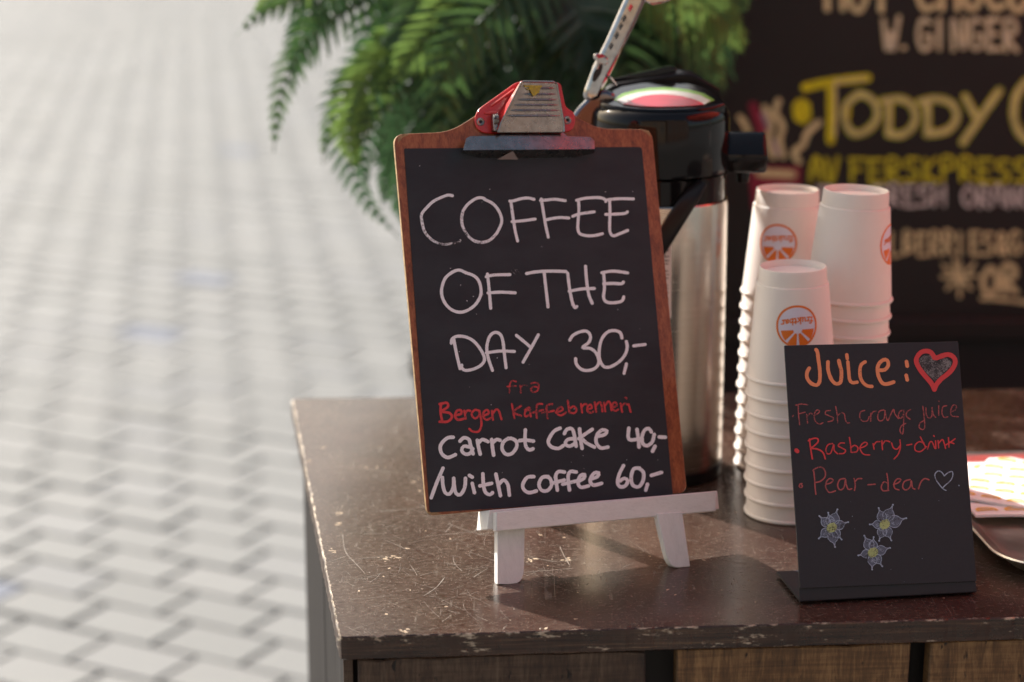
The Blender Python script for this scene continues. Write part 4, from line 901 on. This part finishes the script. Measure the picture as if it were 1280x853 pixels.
def napkin(cx, cy, z, s, yaw, label, printm, rows_):
    o = empty('napkin', (cx, cy, z), label, 'napkin', 'printed paper napkins in the tray'); ca, sa = math.cos(yaw), math.sin(yaw)
    def W(a, b, h): return Vector((cx + a*ca - b*sa, cy + a*sa + b*ca, z + h + 0.0012*math.sin(a*40+1)*math.cos(b*33)))
    n = 12; mb = MB(); vs = [W(-s/2+s*i/n, -s/2+s*j/n, 0.0022) for j in range(n+1) for i in range(n+1)] + [W(-s/2+s*i/n, -s/2+s*j/n, 0) for j in range(n+1) for i in range(n+1)]; m_ = (n+1)**2
    fs = []
    for j in range(n):
        for i in range(n):
            a = j*(n+1)+i; fs += [(a, a+1, a+n+2, a+n+1), (m_+a, m_+a+n+1, m_+a+n+2, m_+a+1)]
    for i in range(n):
        for (a, b) in ((i, i+1), (n*(n+1)+i+1, n*(n+1)+i), ((i+1)*(n+1), i*(n+1)), (i*(n+1)+n, (i+1)*(n+1)+n)): fs.append((b, a, m_+a, m_+b))
    mb.add(vs, fs).build('sheet', M['napkin'], o)
    pr = MB(); q = rows_
    for j in range(q):
        for i in range(q):
            x = -s/2 + s*(i+0.5+0.25*(j % 2))/q; y = -s/2 + s*(j+0.5)/q
            if abs(x) > s*0.46 or abs(y) > s*0.46: continue
            r = s/q*0.33
            pts_ = [(x + r*math.cos(t), y + r*0.75*math.sin(t)) for t in [R(-20+22*k) for k in range(11)]]
            ribbon(pr, pts_, s/q*0.12, lambda a, b, h: W(a, b, 0.0023+h), jit=.3)
            ribbon(pr, [(x-r*.6, y-r*.1), (x+r*.5, y)], s/q*0.13, lambda a, b, h: W(a, b, 0.0023+h), jit=.3)
    pr.build('printed_pattern', M[printm], o)
napkin(0.474, 1.806, ZT+0.0075, 0.172, R(3), 'white napkin with small amber print lying flat, farther back in the tray', 'napkin_yellow', 7)
napkin(0.470, 1.790, ZT+0.0105, 0.135, R(-28), 'white napkin with amber print turned askew on top of the pile', 'napkin_yellow', 6)
napkin(0.545, 1.700, ZT+0.0025, 0.165, R(20), 'napkin with bold orange print at the near side of the tray', 'napkin_orange', 5)

# ================================================================== MENU BLACKBOARD
YB = 2.80
mbd = empty('menu_blackboard', (0.80, YB, 0), 'large black menu board painted with toddy and juice offers behind the counter', 'menu board')
zlow = atY(1280, 396, YB).z
V = YF(YB)
MB().prism(V, [(0.268, zlow), (1.36, zlow), (1.36, 1.95), (0.268, 1.95)], -0.02, 0.0).build('writing_panel', M['menu_face'], mbd)
MB().prism(V, [(0.24, 0.0), (0.267, 0.0), (0.267, 1.98), (0.24, 1.98)], -0.03, 0.012).build('frame_rail', M['menu_frame'], mbd, bevel=.003)
MB().prism(V, [(1.361, 0.0), (1.39, 0.0), (1.39, 1.98), (1.361, 1.98)], -0.03, 0.012).build('frame_rail', M['menu_frame'], mbd, bevel=.003)
MB().prism(V, [(0.268, 1.951), (1.36, 1.951), (1.36, 1.98), (0.268, 1.98)], -0.03, 0.012).build('frame_rail', M['menu_frame'], mbd, bevel=.003)
MB().prism(V, [(0.268, zlow-0.030), (1.36, zlow-0.030), (1.36, zlow-0.001), (0.268, zlow-0.001)], -0.03, 0.012).build('frame_rail', M['menu_frame'], mbd, bevel=.003)
MB().prism(V, [(0.268, 0.02), (1.36, 0.02), (1.36, zlow-0.031), (0.268, zlow-0.031)], -0.02, -0.006).build('lower_panel', M['menu_lower'], mbd)
def onm(x, y, h): p = atY(x, y, YB); return Vector((p.x, YB - 0.0005 - h, p.z))
rK, rN, rM, rL = (3.879, 1000, 0), (2.13, 900, 0), (3.047, 900, 200), (6.09, 910, 110)
def mst(txt, m, w, reg, name='painted_word', lab=None, extra=None):
    l = MB(); strokes(l, txt, onm, w, reg, lift=0.0005); o = l.build(name, M[m], mbd, label=lab)
    if extra: l = MB(); strokes(l, txt, onm, w*extra[1], reg, lift=0.0012); l.build('inner_stroke', M[extra[0]], o)
    return o
mst('25,425 150,397 325,378; 150,400 152,540 148,680', 'm_yellow', 11, rK, lab='yellow and tan word TODDY, letter T', extra=None)
mst('170,400 172,540 168,660; 170,397 320,380', 'm_tan', 3.5, rK, 'painted_word', 'tan shading on the letter T')
mst('285,455 225,510 220,590 255,645 310,640 365,590 375,530 340,475 285,455; 430,495 430,640; 400,490 470,480 530,500 560,560 540,620 490,655 430,650; 615,500 620,650; 580,495 660,480 730,500 760,555 740,610 690,640 615,650; 800,470 850,560; 965,440 880,560 790,690; 1100,390 1050,460 1035,560 1060,640 1100,680', 'm_olive', 10.5, rK, lab='olive and tan letters ODDY', extra=('m_tan', .42))
for q_ in ('435,500 433,640', '800,470 835,530', '960,445 940,470', '235,520 228,590'): mst(q_, 'm_yellow', 6, rK, 'painted_stroke', 'bright yellow stroke on TODDY')
mst('560,150 565,205', 'm_yellow', 23, rL, 'painted_dot', 'bright yellow oval bullet point')
FONT = {'A': '0,0 .1,.7 .35,1 .6,0; .08,.4 .55,.42', 'V': '0,1 .25,0 .6,1.05', 'F': '.1,1 .1,0; 0,1 .65,1; .1,.52 .5,.55', 'E': '.1,1 .1,0; .05,1 .6,1; .1,.5 .5,.52; .1,0 .62,.02', 'R': '.1,0 .1,1 .5,.95 .52,.6 .12,.5 .6,0',
        'S': '.58,.95 .15,.95 .1,.62 .5,.45 .5,.08 .02,.03', 'K': '.1,1 .1,0; .6,1.05 .12,.45 .65,0', 'P': '.1,0 .1,1 .5,.98 .55,.62 .12,.5', 'H': '.05,1 .05,0; .6,1 .6,0; .05,.5 .6,.5', 'O': '.3,1 .02,.6 .1,.1 .4,0 .62,.4 .5,.9 .3,1',
        'N': '.05,0 .05,1 .52,.05 .56,1.02', 'G': '.58,.9 .2,1 .02,.5 .2,.02 .55,.1 .58,.45 .35,.45', 'W': '0,1 .18,0 .33,.6 .45,0 .72,1.1', 'I': '.2,1 .2,0', '.': '.1,.05 .18,.05', 'B': '.1,0 .1,1 .5,.85 .15,.55 .58,.3 .1,0', 'C': '.58,.95 .15,.85 .02,.4 .25,.02 .6,.1',
        'T': '0,1 .65,1; .33,1 .33,0', '&': '.6,0 .15,.7 .3,1 .45,.75 .1,.3 .3,0 .6,.35', 'L': '.1,1 .1,0 .6,.02', '(': '.35,1.1 .1,.6 .3,-.1'}
def row(text, x0, x1, yt, yb, m, w, lab, extra=None, slope=0.0):
    n = len(text); cw = (x1-x0)/n; i = 0
    for word in text.split(' '):
        l = MB(); l2 = MB()
        for c in word:
            dy = random.uniform(-1.5, 1.5)
            for st in FONT[c].split(';'):
                p = [(x0 + i*cw + a*cw*1.25, yb + dy - b*(yb-yt)) for a, b in pts(st.strip())]
                ribbon(l, p, w, onm, lift=0.0005)
                if extra: ribbon(l2, p, w*extra[1], onm, lift=0.0012)
            i += 1
        i += 1; o = l.build('painted_word', M[m], mbd, label=lab)
        if extra: l2.build('inner_stroke', M[extra[0]], o)
row('HOT CHOCO', 1032, 1290, -38, 12, 'm_tan', 8, 'tan words cut off by the picture top')
row('W.GINGER', 1104, 1276, 25, 62, 'm_tan', 6.2, 'tan words W.GINGER', ('m_grey', .25))
row('AV', 1013, 1052, 198, 226, 'm_yellow', 5.5, 'yellow word AV', ('m_olive', .3))
row('FERSKPRESS', 1062, 1290, 199, 227, 'm_yellow', 4.8, 'yellow word FERSKPRESS', ('m_olive', .3))
row('FRESH ORANG', 1092, 1296, 233, 258, 'm_grey', 4.2, 'grey words FRESH ORANG')
row('F', 1022, 1042, 235, 258, 'm_grey', 4.5, 'grey stroke beside the cups')
row('LBERRIES&', 1112, 1262, 291, 318, 'm_tan', 4.6, 'tan word ending in BERRIES&')
row('G', 1262, 1280, 291, 318, 'm_tan', 4.6, 'tan letter after the word BERRIES')
row('OR', 1228, 1276, 334, 366, 'm_tan', 7.5, 'underlined tan word OR')
mst('995,528 1060,530 1190,545', 'm_tan', 5, rM, 'underline', 'tan underline')
mst('912,390 912,520; 850,400 880,430; 968,395 940,425; 845,445 975,440; 865,490 885,465; 955,490 935,465; 890,380 900,410', 'm_tan', 4.5, rM, 'painted_sun', 'tan starburst doodle')
mst('905,430 912,455', 'm_tan', 13, rM, 'painted_sun')
l = MB(); hpx = [(936, 206), (1003, 209), (996, 262), (940, 262)]; l.add([onm(x, y, .0004) for x, y in hpx], [(0, 1, 2, 3)]); l.build('painted_cup', M['m_maroon'], mbd, label='maroon drawing of a steaming cup')
mst('240,645 490,660', 'm_tan', 10, rL, 'painted_cup', 'tan band on the drawn cup')
mst('190,140 225,230 260,330', 'm_maroon', 12, rL, 'painted_steam', 'maroon steam stroke')
mst('90,225 125,270 150,330; 280,150 330,260 305,400 345,520; 385,100 360,190 415,290 390,400 420,520', 'm_tan', 8, rL, 'painted_steam', 'tan curling steam strokes')
mst('690,265 600,350 575,430 500,490 540,560', 'm_tan', 8, rL, 'painted_steam', 'tan steam stroke at the right')
mst('265,200 300,300; 345,400 380,500', 'm_lilac', 6, rL, 'painted_steam', 'lilac steam strokes')

# ================================================================== PALM
PXc, PYc = 0.0, 2.48
palm = empty('potted_palm', (PXc, PYc, 0), 'bushy green potted palm with drooping feathery fronds behind the clipboard', 'potted palm')
MB().lathe([(0.085, 0.0), (0.09, 0.005), (0.118, 0.80), (0.124, 0.805), (0.124, 0.825), (0.112, 0.825), (0.108, 0.78), (0.001, 0.78)], (PXc, PYc, 0), 48).build('pot', M['pot'], palm, smooth=True)
MB().lathe([(0.107, 0.781), (0.05, 0.792), (0.001, 0.796)], (PXc, PYc, 0), 24).build('soil', M['soil'], palm, smooth=True)
rp_ = random.Random(11)
def frond(path3, L, n, m, droop=0.35, width=0.0065, spread=64, tipscale=0.45, f0=0.0):
    """path3: curve of the midrib; leaflets in two ranks, folded along their middle"""
    P3 = [Vector(p) for p in path3]; q = [P3[0]] + P3 + [P3[-1]]; c = []
    for i in range(1, len(q)-2):
        for k in range(8):
            t = k/8; p0, p1, p2, p3 = q[i-1:i+3]; c.append(0.5*((2*p1) + (p2-p0)*t + (2*p0-5*p1+4*p2-p3)*t*t + (3*p1-p0-3*p2+p3)*t**3))
    c.append(P3[-1]); cum = [0.0]
    for i in range(1, len(c)): cum.append(cum[-1] + (c[i]-c[i-1]).length)
    tot = cum[-1]; mb = MB(); mb.tube(c[::3] + [c[-1]], [0.0022 - 0.0016*i/(len(c[::3])) for i in range(len(c[::3])+1)], 5)
    def pos(s):
        for i in range(1, len(c)):
            if cum[i] >= s: f = (s-cum[i-1])/max(1e-9, cum[i]-cum[i-1]); return c[i-1].lerp(c[i], f), (c[i]-c[i-1]).normalized()
        return c[-1], (c[-1]-c[-2]).normalized()
    view = Vector((rp_.uniform(-.35, .35), -1, rp_.uniform(0.1, .9))).normalized()
    for k in range(n):
        f = f0 + (1-f0)*(k+0.5)/n; s = tot*(0.06 + 0.94*f); p, t = pos(s)
        side = t.cross(view).normalized(); ln = L*(math.sin(math.pi*min(1, 0.25 + f*0.78))**0.6)*(1 - (1-tipscale)*f*f)
        for sg in (-1, 1):
            ang = R(spread - 24*f + rp_.uniform(-4, 4)); d = (t*math.cos(ang) + side*sg*math.sin(ang) + view*rp_.uniform(0.0, .22)).normalized()
            ll = ln*rp_.uniform(.88, 1.08); pts_ = []
            nn = d.cross(t).normalized(); wv = d.cross(view).normalized()
            pr = [(0, .35), (0.18, 1), (0.5, .95), (0.8, .6), (1, .04)]
            vs = []
            for a, w_ in pr:
                cc = p + d*ll*a + Vector((0, 0, -1))*droop*ll*a*a; hw_ = width*0.6*w_
                vs += [cc + wv*hw_ + view*hw_*.3, cc, cc - wv*hw_ + view*hw_*.3]
            fs = []
            for i in range(len(pr)-1): fs += [(3*i, 3*i+1, 3*i+4, 3*i+3), (3*i+1, 3*i+2, 3*i+5, 3*i+4)]
            mb.add(vs, fs)
    return mb.build('frond', M[m], palm)
def fp3(spec):  # 'x,y,Y ...'
    return [atY(*[float(v) for v in a.split(',')]) for a in spec.split()]
frond(fp3('500,-30,2.52 430,14,2.47 385,48,2.44 360,90,2.42 347,140,2.41 342,192,2.40'), 0.040, 20, 'leaf', .25, .0055)
frond(fp3('520,-60,2.50 430,-25,2.44 370,0,2.42 325,18,2.40 294,46,2.39'), 0.042, 18, 'leaf', .3, .0058)
frond(fp3('560,20,2.50 480,55,2.46 440,105,2.44 428,150,2.43 436,205,2.42 462,255,2.42 499,298,2.42'), 0.040, 26, 'leaf_dark', .2, .0055)
frond(fp3('560,-10,2.50 500,40,2.46 455,85,2.43 428,125,2.42 408,170,2.41 404,205,2.41'), 0.042, 20, 'leaf', .3, .0056)
frond(fp3('600,40,2.46 550,70,2.42 505,110,2.40 470,150,2.39 455,200,2.39 462,240,2.38'), 0.046, 20, 'leaf_dark', .25, .006)
frond(fp3('520,30,2.44 470,90,2.40 443,130,2.39 436,175,2.385 450,215,2.38'), 0.048, 18, 'leaf_bright', .15, .0068)
frond(fp3('640,-30,2.44 590,5,2.38 545,40,2.36 510,75,2.35 488,108,2.34'), 0.062, 15, 'leaf_bright', .2, .0080)
frond(fp3('700,-60,2.42 650,-20,2.37 600,25,2.34 560,80,2.33 545,130,2.33'), 0.075, 15, 'leaf', .15, .0085)
frond(fp3('600,-80,2.44 560,-30,2.40 530,15,2.38 495,45,2.37 470,60,2.37'), 0.060, 26, 'leaf', .2, .0085)
frond(fp3('560,60,2.50 520,120,2.46 500,180,2.45 496,240,2.44 508,290,2.44'), 0.042, 24, 'leaf_dark', .2, .006)
frond(fp3('590,80,2.47 540,130,2.44 505,170,2.42 485,215,2.42 478,262,2.41'), 0.044, 22, 'leaf_dark', .2, .006)
frond(fp3('480,-50,2.52 420,-20,2.48 390,15,2.46 372,60,2.46 366,105,2.45'), 0.044, 22, 'leaf_dark', .3, .006)
frond(fp3('450,-60,2.48 390,-30,2.45 345,-8,2.44 315,20,2.43'), 0.040, 18, 'leaf_bright', .3, .006)
frond(fp3('700,-30,2.42 725,20,2.36 740,60,2.34 748,105,2.33'), 0.068, 26, 'leaf_dark', .1, .0085)
frond(fp3('780,-60,2.46 720,-10,2.42 690,40,2.41 668,95,2.40'), 0.060, 28, 'leaf', .15, .008)
frond(fp3('760,-50,2.44 830,-25,2.40 885,5,2.39 915,35,2.38 930,70,2.38'), 0.058, 24, 'leaf_bright', .45, .0055)
frond(fp3('740,-40,2.48 810,-10,2.45 860,30,2.44 890,75,2.44 905,120,2.43'), 0.055, 24, 'leaf', .35, .006)
frond(fp3('720,-20,2.5 780,20,2.48 820,55,2.47 850,100,2.46'), 0.065, 26, 'leaf_dark', .25, .0085)
frond(fp3('800,-70,2.46 870,-40,2.44 910,-15,2.43 935,15,2.42'), 0.055, 26, 'leaf', .4, .006)
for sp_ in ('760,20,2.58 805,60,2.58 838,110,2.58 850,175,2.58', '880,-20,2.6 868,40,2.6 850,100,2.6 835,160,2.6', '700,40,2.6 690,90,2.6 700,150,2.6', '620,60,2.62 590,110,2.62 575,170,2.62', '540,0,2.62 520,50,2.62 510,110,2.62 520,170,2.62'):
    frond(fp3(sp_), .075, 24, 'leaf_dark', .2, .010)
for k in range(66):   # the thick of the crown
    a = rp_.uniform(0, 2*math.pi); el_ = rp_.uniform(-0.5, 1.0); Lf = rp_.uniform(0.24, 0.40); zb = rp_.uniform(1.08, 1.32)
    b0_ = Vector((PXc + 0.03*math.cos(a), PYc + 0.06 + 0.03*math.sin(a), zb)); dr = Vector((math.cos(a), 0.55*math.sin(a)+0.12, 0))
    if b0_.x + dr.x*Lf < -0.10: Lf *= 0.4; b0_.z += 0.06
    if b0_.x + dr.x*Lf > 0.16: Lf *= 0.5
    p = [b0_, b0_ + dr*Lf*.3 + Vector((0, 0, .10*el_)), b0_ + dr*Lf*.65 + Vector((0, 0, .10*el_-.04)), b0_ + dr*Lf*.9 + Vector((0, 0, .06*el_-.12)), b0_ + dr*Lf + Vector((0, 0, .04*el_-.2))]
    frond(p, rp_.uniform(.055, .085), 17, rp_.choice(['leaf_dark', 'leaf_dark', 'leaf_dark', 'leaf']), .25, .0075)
for k in range(26):   # tall fronds added above the picture, towards the sun side, to shade the cups
    b0_ = Vector((PXc-.03 + rp_.uniform(-.03, .03), PYc + rp_.uniform(-.02, .06), rp_.uniform(1.34, 1.5))); tgt = Vector((-0.33 + rp_.uniform(-.13, .10), 2.45 + rp_.uniform(-.12, .12), 1.84 + rp_.uniform(-.10, .14)))
    frond([b0_, b0_.lerp(tgt, .35) + Vector((.03, 0, .08)), b0_.lerp(tgt, .7) + Vector((.01, 0, .07)), tgt], rp_.uniform(.07, .1), 20, 'leaf_dark', .2, .010, f0=.62)
for k in range(16):   # stalks from the soil into the crown
    a = rp_.uniform(0, 6.28); p0 = Vector((PXc + .05*math.cos(a), PYc + .05*math.sin(a), .78)); p1 = Vector((PXc + .045*math.cos(a), PYc + .06 + .045*math.sin(a), rp_.uniform(1.12, 1.34)))
    MB().tube([p0, p0.lerp(p1, .5) + Vector((rp_.uniform(-.01, .01), 0, 0)), p1], [.0045, .004, .0025], 7).build('stalk', M['stem'], palm, smooth=True)

# ================================================================== PARASOL over the stall (outside the picture, mirrored in the chrome and the lid)
pc_ = Vector((1.90, 1.74, 0)); ps = empty('parasol', pc_, 'red parasol standing over the counter, above the picture', 'parasol')
rad, zr, zc_ = 1.22, 2.1, 2.45; n8 = 8; cv = MB(); vs = [pc_ + Vector((0, 0, zc_))]
for k in range(n8): a = 2*math.pi*k/n8 + .2; vs.append(pc_ + Vector((rad*math.cos(a), rad*math.sin(a), zr)))
for k in range(n8): a = 2*math.pi*k/n8 + .2; vs.append(pc_ + Vector((rad*math.cos(a), rad*math.sin(a), zr-.18)))
cv.add(vs, [(0, 1+k, 1+(k+1) % n8) for k in range(n8)] + [(1+k, 9+k, 9+(k+1) % n8, 1+(k+1) % n8) for k in range(n8)]).build('canopy', M['awning'], ps)
MB().tube([pc_, pc_ + Vector((0, 0, 2.52))], .022, 16).build('pole', M['white_wood_v'], ps, smooth=True)
MB().lathe([(.25, 0.001), (.25, .04), (.05, .07), (.03, .07)], tuple(pc_), 32).build('base', M['pot'], ps, smooth=True)
rbm = MB()
for k in range(n8): a = 2*math.pi*k/n8 + .2; rbm.tube([pc_ + Vector((0, 0, zc_-.02)), pc_ + Vector((rad*math.cos(a)*.99, rad*math.sin(a)*.99, zr-.012))], .008, 6)
rbm.build('ribs', M['white_wood_v'], ps)

# ================================================================== HOUSE across the square, behind the viewer (mirrored in chrome and steel)
M['render_wall'] = mat('ochre_render_wall', (0.30, 0.21, 0.14), 0.85, var=0.2, vs=1.5)
M['window_glass'] = mat('window_glass', (0.03, 0.035, 0.04), 0.08)
M['window_frame'] = mat('white_window_frame', (0.6, 0.58, 0.55), 0.5)
M['roof_tile'] = mat('dark_roof', (0.10, 0.06, 0.05), 0.8, var=0.3, vs=4)
def house(x0, x1, y, h, m, label):
    o = empty('town_house', ((x0+x1)/2, y, 0), label, 'house')
    MB().box(x0, x1, y-8, y, 0, h).build('wall', m, o)
    rf = MB(); rf.add([(x0-.3, y+.4, h+.002), (x1+.3, y+.4, h+.002), (x1+.3, y-8.4, h+.002), (x0-.3, y-8.4, h+.002), (x0-.3, y-4, h+3), (x1+.3, y-4, h+3)], [(0, 1, 5, 4), (2, 3, 4, 5), (1, 2, 5), (3, 0, 4), (3, 2, 1, 0)]).build('roof', M['roof_tile'], o)
    k = 0
    for zi in range(int(h//3)):
        n = int((x1-x0)//2.4)
        for i in range(n):
            cx = x0 + (x1-x0)*(i+.5)/n; z0 = 1.0 + zi*3
            w = MB().box(cx-.6, cx+.6, y+.002, y+.06, z0, z0+1.6).build('window', M['window_frame'], o)
            MB().box(cx-.5, cx-.03, y+.061, y+.07, z0+.1, z0+1.5).build('pane', M['window_glass'], w); MB().box(cx+.03, cx+.5, y+.061, y+.07, z0+.1, z0+1.5).build('pane', M['window_glass'], w)
house(-9, 1.5, -11, 7.5, M['render_wall'], 'ochre house across the square behind the viewer')
house(2.0, 13, -11.5, 9.3, mat('brown_render_wall', (0.20, 0.12, 0.085), 0.85, var=0.2, vs=1.5), 'brown house across the square behind the viewer')
